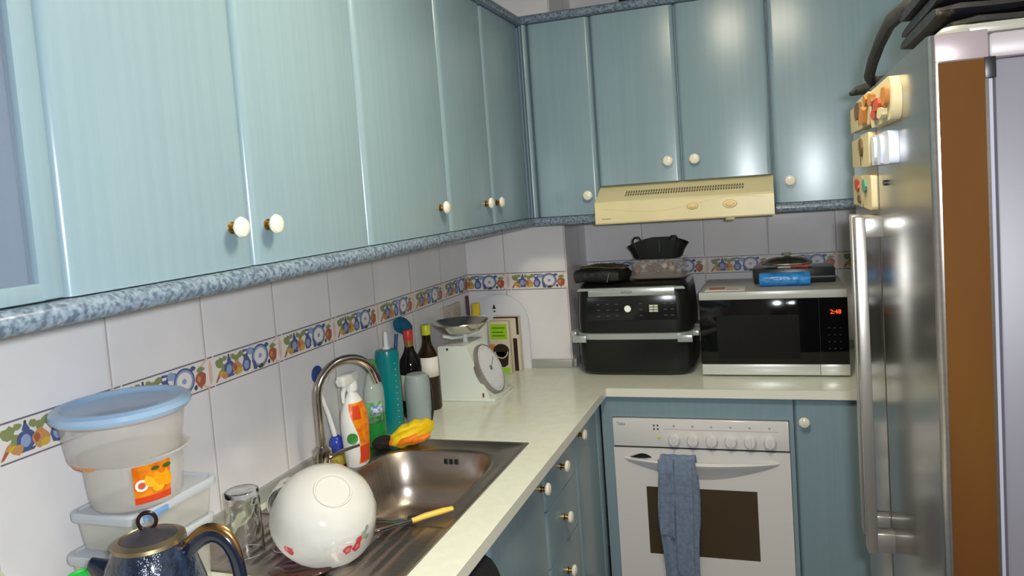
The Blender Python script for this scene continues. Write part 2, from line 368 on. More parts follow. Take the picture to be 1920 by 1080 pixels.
# --- upper wall cabinets on the back wall
t = thing('wall_cabinet', 'blue corner wall cabinet with one narrow door left of the extractor hood', 'cabinet', (0.5, -0.18, ZU0))
b = MB(); b.box(0.3375, 0.626, -0.182, -0.001, ZU0, ZU1); b.box(0.4315, 0.626, -0.001, DB-0.001, ZU0, ZU1); b.build('body', in_m, t, smooth=False)
b = MB(); b.prism([(0.3575, -0.182)]+[(0.3575+0.012-0.012*math.cos(a), -0.204-0.012*math.sin(a)+0.012) for a in [PI/2*i/6 for i in range(7)]]+[(0.378+0.012*math.sin(a), -0.216+0.012-0.012*math.cos(a)+0.0) for a in [PI/2*i/6 for i in range(7)]]+[(0.390, -0.182)], 'z', ZU0, ZU1); b.build('corner_post', door_m, t)
d = door_y(t, 0.391, 0.6265, ZU0, ZU1); add_knob(d, (0.587, -0.202, 1.585), '-y')
t = thing('wall_cabinet', 'shorter blue wall cabinet with two doors right above the extractor hood', 'cabinet', (0.927, -0.18, 1.615))
body_box(t, 0.628, 1.227, -0.182, DB-0.001, 1.614, ZU1)
d = door_y(t, 0.627, 0.925, 1.615, ZU1); add_knob(d, (0.881, -0.202, 1.686), '-y')
d = door_y(t, 0.925, 1.227, 1.615, ZU1); add_knob(d, (0.972, -0.202, 1.686), '-y')
t = thing('wall_cabinet', 'blue wall cabinet right of the extractor hood, partly behind the fridge', 'cabinet', (1.68, -0.18, ZU0))
body_box(t, 1.229, 2.13, -0.182, DB-0.001, ZU0, ZU1)
d = door_y(t, 1.229, 1.68, ZU0, ZU1); add_knob(d, (1.281, -0.202, 1.588), '-y')
d = door_y(t, 1.68, 2.13, ZU0, ZU1); add_knob(d, (2.07, -0.202, 1.588), '-y')
# --- speckled rails, above and below
def rail_prof(x0, x1, z0, z1, r):
    P = [(x0, z0)]
    for i in range(7): a = -PI/2+PI/2*i/6; P.append((x1-r+r*math.cos(a), z0+r+r*math.sin(a)))
    for i in range(7): a = PI/2*i/6; P.append((x1-r+r*math.cos(a), z1-r+r*math.sin(a)))
    P.append((x0, z1)); return P
def railx(label, y0, y1, z0, z1, x0, x1, name):
    b = MB(); b.prism([(p[0], p[1]) for p in rail_prof(x0, x1, z0, z1, (z1-z0)*0.48)], 'y', y0, y1); o = b.build(name, rail_m)
    tag(origin(o, ((x0+x1)/2, (y0+y1)/2, z0)), label, 'rail')
def raily(label, xa, xb, z0, z1, y0, y1, name):
    b = MB(); b.prism([(-p[0], p[1]) for p in rail_prof(-y1, -y0, z0, z1, (z1-z0)*0.48)], 'x', xa, xb); o = b.build(name, rail_m)
    tag(origin(o, ((xa+xb)/2, (y0+y1)/2, z0)), label, 'rail')
railx('long speckled blue-grey light rail under the left wall cabinets', -2.72, -0.2295, 1.482, 1.5135, 0.235, 0.384, 'light_rail')
raily('short speckled blue-grey light rail left of the extractor hood', 0.2, 0.625, 1.482, 1.5135, -0.229, -0.01, 'light_rail')
raily('speckled blue-grey light rail right of the extractor hood', 1.232, 2.13, 1.482, 1.5135, -0.229, -0.09, 'light_rail')
railx('speckled blue-grey cornice along the top of the left wall cabinets', -2.72, -0.2265, 2.223, 2.253, 0.0, 0.380, 'cornice')
raily('speckled blue-grey cornice along the top of the back wall cabinets', 0.3, 2.13, 2.223, 2.253, -0.226, -0.001, 'cornice')
# stored things above the back cabinets
b = MB(); b.box(0.72, 1.12, -0.11, 0.2, 2.254, 2.36, 0.02, 3); b.box(0.76, 1.05, -0.08, 0.16, 2.356, 2.40, 0.015, 2)
tag(origin(b.build('storage_bag', black_mt), (0.92, 0.05, 2.254)), 'dark bag lying on top of the cabinets above the hood', 'bag')

# ------------------------------------------------------------------ extractor hood
t = thing('extractor_hood', 'cream extractor hood under the two short blue doors', 'extractor hood', (0.927, -0.1, 1.48))
b = MB(); b.use(hood_m)
b.prism([(DB-0.001, 1.484), (-0.298, 1.480), (-0.302, 1.485), (-0.302, 1.551), (-0.296, 1.558), (-0.19, 1.606), (-0.178, 1.613), (DB-0.001, 1.613)], 'x', 0.6285, 1.2275)
o = b.build('housing', parent=t, ang=25)
b = MB()
for i in range(46):
    x = 0.742+0.0084*i; b.box(x, x+0.0042, -0.2565, -0.2405, 1.5755, 1.5762)
R = Matrix.Identity(4)
b = MB()
sl = (1.606-1.558)/(-0.19+0.296)
for i in range(46):
    x = 0.730+0.0088*i
    for y0, y1 in ((-0.262, -0.247), (-0.243, -0.226)):
        z = lambda y: 1.558+(y+0.296)*sl+0.0006
        b.poly([(x, y0, z(y0)), (x+0.0052, y0, z(y0)), (x+0.0052, y1, z(y1)), (x, y1, z(y1))])
b.build('grille', mat('hood_slots', (104, 92, 66), 0.6), t, smooth=False)
for x, r in ((0.965, 0.017), (1.087, 0.021)):
    b = MB(); b.lathe([(0.001, 0.004), (r, 0.004), (r+0.003, 0.0005)], (x, -0.302, 1.526), 24, Matrix.Rotation(PI/2, 3, 'X') @ Matrix.Diagonal((1, 0.6, 1)))
    b.lathe([(0.001, 0.010), (r*0.6, 0.009), (r*0.7, 0.004)], (x, -0.302, 1.525), 20, Matrix.Rotation(PI/2, 3, 'X') @ Matrix.Diagonal((1, 0.5, 1))); b.build('control_knob', mat('hood_knob', (222, 196, 132), 0.35), t)
b = MB(); P = [(0.66+0.54*i/30, 1.530-0.022*math.sin((i/30)*1.9*PI-0.2)*(0.5+0.5*i/30)) for i in range(31)]
for (xa, za), (xb, zb) in zip(P, P[1:]): b.poly([(xa, -0.3024, za), (xb, -0.3024, zb), (xb, -0.3024, zb+0.0014), (xa, -0.3024, za+0.0014)])
b.build('decor_line', mat('hood_line', (206, 190, 140), 0.4), t, smooth=False)
b = MB()
for i in range(9): b.box(0.652+i*0.0036, 0.6545+i*0.0036, -0.3026, -0.302, 1.4965, 1.5005)
b.build('brand_mark', mat('hood_mark', (150, 140, 110), 0.4), t, smooth=False, label='tiny illegible brand mark')
b = MB(); b.box(1.07, 1.10, -0.28, -0.25, 1.470, 1.482, 0.003); b.build('lamp_clip', hood_m, t)

# ------------------------------------------------------------------ worktops
SX0, SX1, SY0, SY1 = 0.045, 0.536, -1.735, -0.920     # sink flange
b = MB(); b.use(counter_m)
hx0, hx1, hy0, hy1 = SX0+0.02, SX1-0.02, SY0+0.02, SY1-0.02
for q in ((0.0, hx0, -2.9, -0.317), (hx1, 0.629, -2.9, -0.317), (hx0, hx1, -2.9, hy0), (hx0, hx1, hy1, -0.317)): b.box(q[0], q[1], q[2], q[3], 0.8705, 0.9)
b.use(counter_e).box(0.6285, 0.6305, -2.9, -0.318, 0.871, 0.8995)
o = b.build('worktop', smooth=False); tag(origin(o, (0.3, -1.6, 0.8705)), 'long pale worktop along the left wall holding the sink', 'worktop')
b = MB(); b.use(counter_m).box(0.001, 0.43, -0.3155, -0.0005, 0.8705, 0.9).box(0.4305, 1.95, -0.3155, DB-0.001, 0.8705, 0.9); b.use(counter_e).box(0.631, 1.95, -0.3170, -0.3154, 0.8705, 0.8998)
o = b.build('worktop', smooth=False); tag(origin(o, (1.0, -0.1, 0.8705)), 'pale worktop along the back wall under the fryer and microwave', 'worktop')

b = MB(); b.box(0.002, 0.6285, -0.3169, -0.3156, 0.872, 0.8997); b.build('trim_7', mat('joint_line', (92, 96, 84), 0.6), kind='structure', smooth=False)
# ------------------------------------------------------------------ base cabinets
def base(label, y0, y1, loc): 
    return thing('base_cabinet', label, 'cabinet', loc)
t = base('blue base cabinet with one knobbed door in the inner corner left of the oven', 0, 0, (0.3, -0.5, 0))
body_box(t, 0.02, 0.578, -0.66, -0.32, 0.1, 0.870); b = MB(); b.box(0.02, 0.53, -0.66, -0.32, 0.0, 0.1); b.build('plinth', dark_m, t, smooth=False)
d = door_x(t, -0.66, -0.362, 0.11, 0.862, 0.58, 0.60); add_knob(d, (0.60, -0.612, 0.828), 'x')
b = MB(); b.box(0.578, 0.600, -0.360, -0.302, 0.1, 0.868, 0.004); b.build('corner_filler', door_m, t)
t = base('blue base cabinet with a stack of knobbed drawers beside the sink', 0, 0, (0.3, -0.83, 0))
body_box(t, 0.02, 0.578, -1.0, -0.662, 0.1, 0.70); b = MB(); b.box(0.02, 0.53, -1.0, -0.662, 0.0, 0.1); b.build('plinth', dark_m, t, smooth=False)
for i, (z0, z1, zk) in enumerate(((0.735, 0.862, 0.805), (0.572, 0.731, 0.652), (0.409, 0.568, 0.489), (0.11, 0.405, 0.26))):
    d = door_x(t, -1.0, -0.662, z0, z1, 0.58, 0.60, 'drawer'); add_knob(d, (0.60, -0.832, zk), 'x')
t = base('blue base cabinet with one door under the sink bowl, knob at its corner', 0, 0, (0.3, -1.2, 0))
body_box(t, 0.02, 0.578, -1.42, -1.002, 0.1, 0.70); b = MB(); b.box(0.02, 0.53, -1.42, -1.002, 0.0, 0.1); b.build('plinth', dark_m, t, smooth=False)
d = door_x(t, -1.42, -1.002, 0.11, 0.862, 0.58, 0.60); add_knob(d, (0.60, -1.03, 0.815), 'x')
t = base('blue base cabinet under the draining board, behind the black bag', 0, 0, (0.3, -1.7, 0))
body_box(t, 0.02, 0.578, -2.9, -1.422, 0.1, 0.70); b = MB(); b.box(0.02, 0.53, -2.9, -1.422, 0.0, 0.1); b.build('plinth', dark_m, t, smooth=False)
d = door_x(t, -1.90, -1.422, 0.11, 0.862, 0.58, 0.60); add_knob(d, (0.60, -1.86, 0.815), 'x')
d = door_x(t, -2.4, -1.90, 0.11, 0.862, 0.58, 0.60); d = door_x(t, -2.9, -2.4, 0.11, 0.862, 0.58, 0.60)
# black bag hanging under the worktop edge
b = MB(); rs = []
for i, (z, wy, wx) in enumerate(((0.865, 0.10, 0.008), (0.84, 0.14, 0.016), (0.78, 0.165, 0.026), (0.68, 0.18, 0.036), (0.55, 0.175, 0.04), (0.42, 0.15, 0.036), (0.36, 0.08, 0.02))):
    rs.append([(0.603+wx+wx*math.cos(a)*(1 if math.cos(a) > 0 else 0.9), -1.60+wy*math.sin(a)*(1+0.04*math.sin(5*a+i)), z) for a in [2*PI*k/28 for k in range(28)]])
b.rings(rs, cap0=True, cap1=True); o = b.build('bin_bag', black_mt, sub=1)
tag(origin(o, (0.63, -1.6, 0.36)), 'black bag hanging under the left worktop edge at the bottom of the picture', 'bag')
# back base: oven housing and right door
t = thing('oven_housing', 'blue oven housing around the white oven', 'cabinet', (0.94, -0.1, 0))
b = MB(); b.box(0.603, 0.6425, -0.2955, 0.30, 0.09, 0.868); b.box(1.2405, 1.255, -0.2955, 0.30, 0.09, 0.868); b.box(0.6425, 1.2405, -0.2955, 0.30, 0.7925, 0.868); b.box(0.6425, 1.2405, -0.27, 0.30, 0.09, 0.186)
b.build('body', door_m, t, smooth=False)
b = MB(); b.box(0.603, 1.255, -0.24, 0.28, 0, 0.09); b.build('plinth', dark_m, t, smooth=False)
t = thing('base_cabinet', 'blue base cabinet right of the oven, partly behind the fridge handle', 'cabinet', (1.5, -0.1, 0))
body_box(t, 1.257, 1.95, -0.274, 0.30, 0.1, 0.868); b = MB(); b.box(1.257, 1.95, -0.24, 0.28, 0, 0.1); b.build('plinth', dark_m, t, smooth=False)
d = door_y(t, 1.257, 1.70, 0.11, 0.862, -0.2955, -0.2755); add_knob(d, (1.288, -0.2955, 0.792), '-y')
d = door_y(t, 1.70, 1.95, 0.11, 0.862, -0.2955, -0.2755)

# ------------------------------------------------------------------ oven
OX0, OX1, OY = 0.644, 1.239, -0.310
t = thing('oven', 'white built-in oven with a row of knobs and a towel on its handle', 'oven', (0.94, -0.1, 0.19))
b = MB(); b.box(OX0+0.006, OX1-0.006, -0.288, 0.25, 0.192, 0.786); b.build('body', mat('oven_body', (150, 150, 150), 0.5), t, smooth=False)
b = MB(); b.box(OX0, OX1, OY+0.002, -0.289, 0.690, 0.790, 0.003); p = b.build('control_panel', oven_w, t)
for i in range(6):
    x = 0.860+0.0634*i; b = MB(); R = Matrix.Rotation(PI/2, 3, 'X')
    b.lathe([(0.001, 0.020), (0.0165, 0.0195), (0.0185, 0.016), (0.0215, 0.002), (0.0215, 0)], (x, OY+0.002, 0.7195), 28, R); b.box(x-0.004, x+0.004, OY-0.024, OY-0.014, 0.702, 0.737, 0.002)
    b.build('knob', oven_w, p)
b = MB()
for i in range(6):
    x = 0.860+0.0634*i; b.box(x-0.005, x+0.005, OY+0.0012, OY+0.0019, 0.7655, 0.7675); b.box(x-0.0015, x+0.0015, OY+0.0012, OY+0.0019, 0.762, 0.771)
b.box(0.825, 1.205, OY+0.0012, OY+0.0019, 0.7545, 0.7558)
b.build('symbols', mat('panel_print', (176, 172, 170), 0.5), p, smooth=False)
b = MB()
for dx in (0, 0.013):
    for dz in (0, 0.013): b.box(0.788+dx, 0.794+dx, OY+0.001, OY+0.0019, 0.752+dz, 0.757+dz)
b.build('indicator', dark_m, p, smooth=False)
b = MB(); b.lathe([(0.001, 0.004), (0.007, 0.003), (0.008, 0)], (0.808, OY+0.002, 0.727), 20, Matrix.Rotation(PI/2, 3, 'X')); b.build('pilot_light', mat('pilot', (222, 214, 150), 0.3), p)
text('Teka', 'logo', 0.016, (0.674, OY+0.0016, 0.770), FACEY, greyprint, p)
# oven door with glass and curved handle
b = MB(); b.use(oven_w); WX0, WX1, WZ0, WZ1 = 0.752, 1.128, 0.302, 0.547
for q in ((OX0, WX0, 0.196, 0.684), (WX1, OX1, 0.196, 0.684), (WX0, WX1, 0.196, WZ0), (WX0, WX1, WZ1, 0.684)): b.box(q[0], q[1], OY, -0.290, q[2], q[3])
dr = b.build('door', parent=t, smooth=False)
b = MB(); b.box(WX0-0.001, WX1+0.001, OY+0.0015, -0.292, WZ0-0.001, WZ1+0.001); b.build('window', mat('oven_glass', (74, 62, 46), 0.15), dr, smooth=False)
b = MB(); b.box(OX0+0.002, OX1-0.002, -0.300, -0.2895, 0.684, 0.690); b.build('gap', dark_m, t, smooth=False)
# crescent handle: a thin lip bowed forward and down
b = MB(); rs = []
for i in range(33):
    s = i/32; x = 0.682+0.522*s; k = math.sin(PI*s); zc = 0.648-0.006*k; yb = OY-0.002-0.034*k**0.7; hh = 0.003+0.006*k
    rs.append([(x, yb, zc+hh), (x, yb-0.004*k-0.001, zc), (x, yb, zc-hh), (x, yb+0.006+0.004*k, zc-hh*0.8), (x, yb+0.009+0.004*k, zc), (x, yb+0.006+0.004*k, zc+hh*0.8)])
b.rings(rs, cap0=True, cap1=True)
rs = []
for i in range(33):                     # scooped apron below the lip
    s = i/32; x = 0.69+0.506*s; k = math.sin(PI*s); rs.append([(x, OY-0.002-0.026*k, 0.644-0.006*k), (x, OY-0.001-0.014*k, 0.636-0.028*k), (x, OY+0.001, 0.636-0.058*k)])
b.rings(rs, closed=False); b.build('handle', oven_w, dr, sub=0)
b = MB(); b.prism([(0.700+0.078*i/14, 0.6535+0.013*math.sin(PI*(i/14)**1.3)) for i in range(15)]+[(0.778-0.078*i/14, 0.6535-0.004*math.sin(PI*i/14)) for i in range(1, 14)], 'y', OY-0.003, OY+0.001); b.build('handle_gap_shade', black_pl, dr)  # black crescent plate stands in for the shade in the handle gap
# towel draped over the handle
def towel():
    b = MB(); n, mseg = 22, 40; rs = []
    for j in range(mseg+1):
        v = j/mseg; row = []
        for i in range(n+1):
            u = i/n; x = 0.8075+0.130*u
            if v < 0.25: z = 0.40+(0.664-0.40)*(v/0.25); y = OY-0.012                         # back layer going up
            elif v < 0.33: a = PI*(v-0.25)/0.08; z = 0.664+0.012*math.sin(a); y = OY-0.012-0.020*(1-math.cos(a))*0.9-0.004
            else: z = 0.664-(0.664-0.19)*((v-0.33)/0.67); y = OY-0.052
            f = max(0, (0.664-z))/0.45
            y += 0.006*math.sin(u*9+1+z*6)*(0.3+f)+0.003*math.sin(u*21)
            x += (-0.006+0.006*math.sin(z*9))*f+(u-0.5)*0.012*math.sin(z*14+1)
            row.append((x, y, z))
        rs.append(row)
    b.rings(rs, closed=False); return b.build('towel', towel_m, solid=0.007, sub=1)
tw = thing('towel', 'folded blue-grey towel hanging over the oven handle', 'towel', (0.87, OY-0.05, 0.19))
o = towel(); o.name = 'main_layer'; o.parent = tw; o.data.transform(Matrix.Translation(-tw.location))
b = MB(); rs = []
for j in range(25):
    v = j/24; row = []
    for i in range(13):
        u = i/12; x = 0.806+0.052*u+0.004*math.sin(v*5); z = 0.668-0.265*v-0.01*u*v; y = OY-0.064-0.004*math.sin(u*6+2)+0.012*max(0, 1-v*8)
        row.append((x, y, z))
    rs.append(row)
b.rings(rs, closed=False); b.build('folded_edge', towel_m, tw, solid=0.008, sub=1)
b = MB(); rs = []
for j in range(25):
    v = j/24; row = []
    for i in range(13):
        u = i/12; x = 0.862+0.060*u-0.008*v; z = 0.667-0.40*v-0.035*u*v+0.0*u; y = OY-0.066-0.005*math.sin(u*5+4*v)+0.012*max(0, 1-v*8)
        row.append((x, y, z))
    rs.append(row)
b.rings(rs, closed=False); b.build('front_fold', towel_m, tw, solid=0.008, sub=1)

# ------------------------------------------------------------------ fridge
FX = 1.410
t = thing('fridge', 'tall stainless steel two-door fridge on the right with magnets on its front', 'fridge', (1.75, -1.45, 0))
b = MB(); b.box(1.478, 2.13, -1.925, -0.985, 0.03, 1.722, 0.004); b.build('body', fridge_side, t)
b = MB(); b.box(1.50, 2.10, -1.90, -1.0, 0, 0.03); b.build('plinth', dark_m, t, smooth=False)
b = MB(); b.box(1.472, 2.13, -1.928, -0.983, 1.7225, 1.752, 0.006); b.build('top_cap', mat('fridge_cap', (150, 140, 140), 0.4), t)
b = MB(); b.box(1.4705, 1.478, -1.915, -1.0, 0.05, 1.72); b.build('gasket', mat('gasket', (150, 148, 158), 0.6), t, smooth=False)
def fdoor(y0, y1):
    g = 0.002; b = MB(); r = 0.010
    P = [(1.4125+0.03, y0)]
    P = [(1.4705, y0), (1.424, y0)]
    for i in range(7): a = PI/2*i/6; P.append((FX+r-r*math.sin(a), y0+r-r*math.cos(a)))
    for i in range(7): a = PI/2*i/6; P.append((FX+r-r*math.cos(a), y1-r+r*math.sin(a)))
    P += [(1.4705, y1)]
    b.prism(P, 'z', 0.05, 1.755); return b.build('door', fridge_m, t)
d1 = fdoor(-1.932, -1.4265); d2 = fdoor(-1.4255, -0.985)
b = MB(); b.box(1.4195, 1.4665, -1.9335, -1.930, 0.08, 1.7225); b.build('edge_strip', fridge_brown, d1, smooth=False, label='brown strip on the edge of the near door')  # thin strip in plain brown along the door edge
b = MB(); b.box(1.4165, 1.4705, -1.934, -1.930, 1.7235, 1.7545, 0.001); b.build('edge_cap', mat('edge_cap', (150, 136, 136), 0.35, 0.3), d1)
b = MB(); b.box(1.4665, 1.478, -1.934, -1.928, 1.700, 1.724, 0.001); b.build('edge_gap_shade', black_pl, d1)  # black block colours in the shaded gap between door and body
b = MB(); b.lathe([(0.001, 0.012), (0.016, 0.011), (0.022, 0.006), (0.023, 0)], (1.445, -1.905, 1.7535), 24); b.box(1.44, 1.52, -1.925, -1.885, 1.752, 1.764, 0.004); b.build('hinge_cover', mat('hinge', (176, 172, 160), 0.3, 0.4), t)
def handle(parent, y):
    b = MB(); b.box(1.364, 1.382, y-0.016, y+0.016, 0.915, 1.525, 0.002); b.box(1.366, FX+0.002, y-0.015, y+0.015, 1.487, 1.523, 0.003); b.box(1.366, FX+0.002, y-0.015, y+0.015, 0.917, 0.953, 0.003)
    return b.build('handle', mat('handle_steel', (190, 186, 180), 0.28, 0.8), parent)
handle(d1, -1.462); handle(d2, -1.386)
# magnets on the far door
cream = mat('magnet_cream', (196, 180, 138), 0.5); mg_r = mat('magnet_red', (176, 66, 40), 0.5); mg_o = mat('magnet_orange', (176, 112, 44), 0.5); mg_b = mat('magnet_brown', (92, 68, 38), 0.5); mg_w = mat('magnet_white', (200, 204, 218), 0.3); mg_g = mat('magnet_green', (70, 130, 110), 0.4)
def magnet(label, y0, y1, z0, z1, th, base_m, bits, rnd=0.008):
    b = MB(); b.use(base_m).prism(rrect(y0, y1, z0, z1, min(rnd, (y1-y0)/2.1, (z1-z0)/2.1)), 'x', FX-th, FX-0.0002)
    for m_, cy, cz, ry, rz, tt in bits:
        q = blob(cy, cz, ry, rz, int(cy*-1000+cz*100), 12, 0.18); b.use(m_).prism(q, 'x', FX-th-tt, FX-th+0.0004)
    o = b.build('fridge_magnet'); tag(origin(o, (FX, (y0+y1)/2, z0)), label, 'magnet', 'magnets on the fridge front')
magnet('cream souvenir magnet at the far edge of the top row on the fridge', -1.19, -1.02, 1.690, 1.742, 0.006, cream, [(mg_o, -1.15, 1.725, 0.03, 0.012, 0.002)])
magnet('brown and orange relief magnet in the middle of the top row on the fridge', -1.45, -1.215, 1.686, 1.744, 0.012, cream, [(mg_b, -1.29, 1.722, 0.05, 0.016, 0.006), (mg_o, -1.37, 1.705, 0.05, 0.016, 0.007), (mg_o, -1.42, 1.73, 0.02, 0.01, 0.006)], 0.02)
magnet('round red and cream food-shaped magnet nearest the door gap, top row', -1.735, -1.47, 1.676, 1.738, 0.014, cream, [(mg_r, -1.62, 1.705, 0.035, 0.010, 0.008), (mg_o, -1.69, 1.712, 0.03, 0.014, 0.006), (mg_r, -1.56, 1.695, 0.03, 0.009, 0.006), (mg_o, -1.53, 1.722, 0.03, 0.010, 0.007), (cream, -1.66, 1.69, 0.03, 0.008, 0.008)], 0.03)
magnet('tan rectangular magnet at the far edge of the middle row on the fridge', -1.25, -1.03, 1.613, 1.672, 0.006, cream, [(mg_o, -1.21, 1.655, 0.025, 0.012, 0.003), (mg_b, -1.235, 1.63, 0.012, 0.014, 0.003)])
magnet('cream and brown figure magnet in the middle row on the fridge', -1.415, -1.275, 1.612, 1.674, 0.012, cream, [(mg_b, -1.30, 1.65, 0.02, 0.015, 0.004)])
magnet('white ribbed magnet in the middle row nearest the handle', -1.69, -1.47, 1.613, 1.662, 0.014, mg_w, [(mg_w, -1.53, 1.637, 0.02, 0.022, 0.004), (mg_w, -1.61, 1.637, 0.02, 0.022, 0.004)], 0.01)
magnet('white and red picture magnet at the far edge of the bottom row', -1.22, -1.02, 1.530, 1.594, 0.006, cream, [(mg_r, -1.12, 1.575, 0.04, 0.014, 0.003), (mg_b, -1.16, 1.545, 0.025, 0.008, 0.003)])
magnet('tall green and cream magnet of the bottom row just above the handle', -1.41, -1.27, 1.532, 1.596, 0.010, cream, [(mg_g, -1.315, 1.575, 0.03, 0.014, 0.004)])
magnet('tiny black button magnet just above the fridge handle', -1.545, -1.52, 1.578, 1.587, 0.004, black_pl, [], 0.004)
# bags on top
t = thing('folded_bag', 'folded black bags piled on top of the fridge with a strap hanging down', 'bag', (1.72, -1.65, 1.767))
def slab(x0, x1, y0, y1, z0, z1, k, name):
    b = MB(); rs = []; n = 22
    for i in range(n+1):
        s = i/n; x = x0+(x1-x0)*s; row = []
        for a in range(16):
            A = 2*PI*a/16; c, s_ = math.cos(A), math.sin(A)
            yy = (y0+y1)/2+(y1-y0)/2*math.copysign(abs(c)**0.5, c); zz = (z0+z1)/2+(z1-z0)/2*math.copysign(abs(s_)**0.6, s_)
            zz += 0.004*math.sin(7*s*k+A); yy += 0.01*math.sin(5*s+k)
            if i in (0, n): yy = (y0+y1)/2+(yy-(y0+y1)/2)*0.93; zz = (z0+z1)/2+(zz-(z0+z1)/2)*0.5
            row.append((x, yy, zz))
        rs.append(row)
    b.rings(rs, cap0=True, cap1=True); return b.build(name, mat('shiny_black_fabric', (16, 15, 17), 0.4, bump=0.4, bscale=30), t)
slab(1.455, 2.08, -1.86, -1.50, 1.768, 1.790, 1.0, 'bottom_fold'); slab(1.440, 2.07, -1.84, -1.52, 1.791, 1.812, 1.7, 'fold'); slab(1.445, 2.05, -1.82, -1.50, 1.813, 1.832, 2.3, 'fold'); slab(1.438, 2.06, -1.80, -1.53, 1.833, 1.852, 2.9, 'fold'); slab(1.46, 2.04, -1.78, -1.56, 1.853, 1.876, 3.3, 'top_fold')
b = MB(); b.tube([(1.48, -1.58, 1.858), (1.45, -1.54, 1.862), (1.432, -1.48, 1.852), (1.422, -1.43, 1.830), (1.414, -1.38, 1.802), (1.412, -1.33, 1.780), (1.425, -1.30, 1.770), (1.47, -1.36, 1.768), (1.50, -1.50, 1.775)], 0.009, 10, flat=1.6); b.build('strap', black_mt, t)
b = MB(); b.tube([(1.47, -1.32, 1.766), (1.44, -1.28, 1.766), (1.415, -1.26, 1.766), (1.398, -1.25, 1.764), (1.385, -1.26, 1.758)], [0.008, 0.010, 0.011, 0.009, 0.004], 10); b.build('strap', black_mt, t)

# ------------------------------------------------------------------ sink
t = thing('sink', 'stainless steel inset sink with bowl and ribbed draining board', 'sink', (0.29, -1.33, 0.9))
ZT = 0.9035
def basin_ring(k, z, x0=0.135, x1=0.490, y0=-1.445, y1=-1.003, inset=0.0):
    P = []; cx, cy = (x0+x1)/2, (y0+y1)/2; hx, hy = (x1-x0)/2-inset, (y1-y0)/2-inset; r = 0.115-inset*0.5
    N = 64
    for i in range(N):
        a = 2*PI*(i+0.5)/N; c, s = math.cos(a), math.sin(a); e = 0.52
        # superellipse with e exponent
        px = hx*math.copysign(abs(c)**e, c); py = hy*math.copysign(abs(s)**e, s); P.append((cx+px, cy+py, z))
    return P
def rect_ring(x0, x1, y0, y1, z):
    cx, cy = 0.3125, -1.224; P = []
    base_ = basin_ring(0, z)
    for p in base_:
        dx, dy = p[0]-cx, p[1]-cy
        tx = ((x1-cx) if dx > 0 else (x0-cx))/dx if abs(dx) > 1e-9 else 1e9; ty = ((y1-cy) if dy > 0 else (y0-cy))/dy if abs(dy) > 1e-9 else 1e9
        k = min(tx, ty); P.append([cx+dx*k, cy+dy*k, z])
    for X in (x0, x1):                    # snap nearest sample to each corner
        for Y in (y0, y1):
            j = min(range(len(P)), key=lambda i: (P[i][0]-X)**2+(P[i][1]-Y)**2); P[j] = [X, Y, z]
    return [tuple(p) for p in P]
BY = -1.475
b = MB()
b.rings([rect_ring(SX0, SX1, BY, SY1, ZT), rect_ring(SX0+0.012, SX1-0.012, BY+0.0001, SY1-0.012, ZT+0.0005), rect_ring(SX0+0.018, SX1-0.018, BY+0.0002, SY1-0.018, ZT-0.002), basin_ring(0, ZT-0.002, inset=-0.012), basin_ring(0, ZT-0.0025, inset=-0.004), basin_ring(0, ZT-0.008, inset=0.003), basin_ring(0, ZT-0.10, inset=0.012), basin_ring(0, ZT-0.142, inset=0.022), basin_ring(0, ZT-0.158, inset=0.042), basin_ring(0, ZT-0.163, inset=0.075), basin_ring(0, ZT-0.166, inset=0.13), basin_ring(0, ZT-0.167, inset=0.160)], cap1=True)
b.build('bowl', steel, t, ang=50)
b = MB(); nx, ny = 98, 16; G = []
for j in range(ny+1):
    y = SY0+(BY-SY0)*j/ny; row = []
    for i in range(nx+1):
        x = SX0+(SX1-SX0)*i/nx; e = min(1, max(0, min((x-SX0-0.05)/0.02, (SX1-0.05-x)/0.02, (y-SY0-0.03)/0.02, (BY-0.0-y)/0.02)))
        lip = min(1, max(0, min((x-SX0)/0.014, (SX1-x)/0.014, (y-SY0)/0.014)))
        row.append((x, y, ZT+0.0005*(1-lip)-0.002*lip-e*0.0022*(1+math.sin((x-SX0)*2*PI/0.030))))
    G.append(row)
b.rings(G, closed=False); b.rings([[(SX0, SY0, ZT-0.004), (SX1, SY0, ZT-0.004)], [(SX0, SY0, ZT+0.0005), (SX1, SY0, ZT+0.0005)]], closed=False); b.build('draining_board', steel, t, ang=60)
b = MB(); b.rings([[(SX0-0.001, SY0-0.001, 0.9), (SX1+0.001, SY0-0.001, 0.9), (SX1+0.001, SY1+0.001, 0.9), (SX0-0.001, SY1+0.001, 0.9)], [(SX0, SY0, ZT), (SX1, SY0, ZT), (SX1, SY1, ZT), (SX0, SY1, ZT)]]); b.build('rim', steel, t, smooth=False)
b = MB()
for i in range(3): b.box(0.312+0.016*i, 0.322+0.016*i, -1.0145, -1.0095, 0.865, 0.880, 0.002)
b.build('overflow', black_pl, t)
b = MB(); b.lathe([(0.001, 0.001), (0.018, 0.001), (0.02, 0.004), (0.034, 0.005), (0.04, 0.003), (0.041, 0)], (0.31, -1.22, ZT-0.1668), 28); b.build('drain', chrome, t)

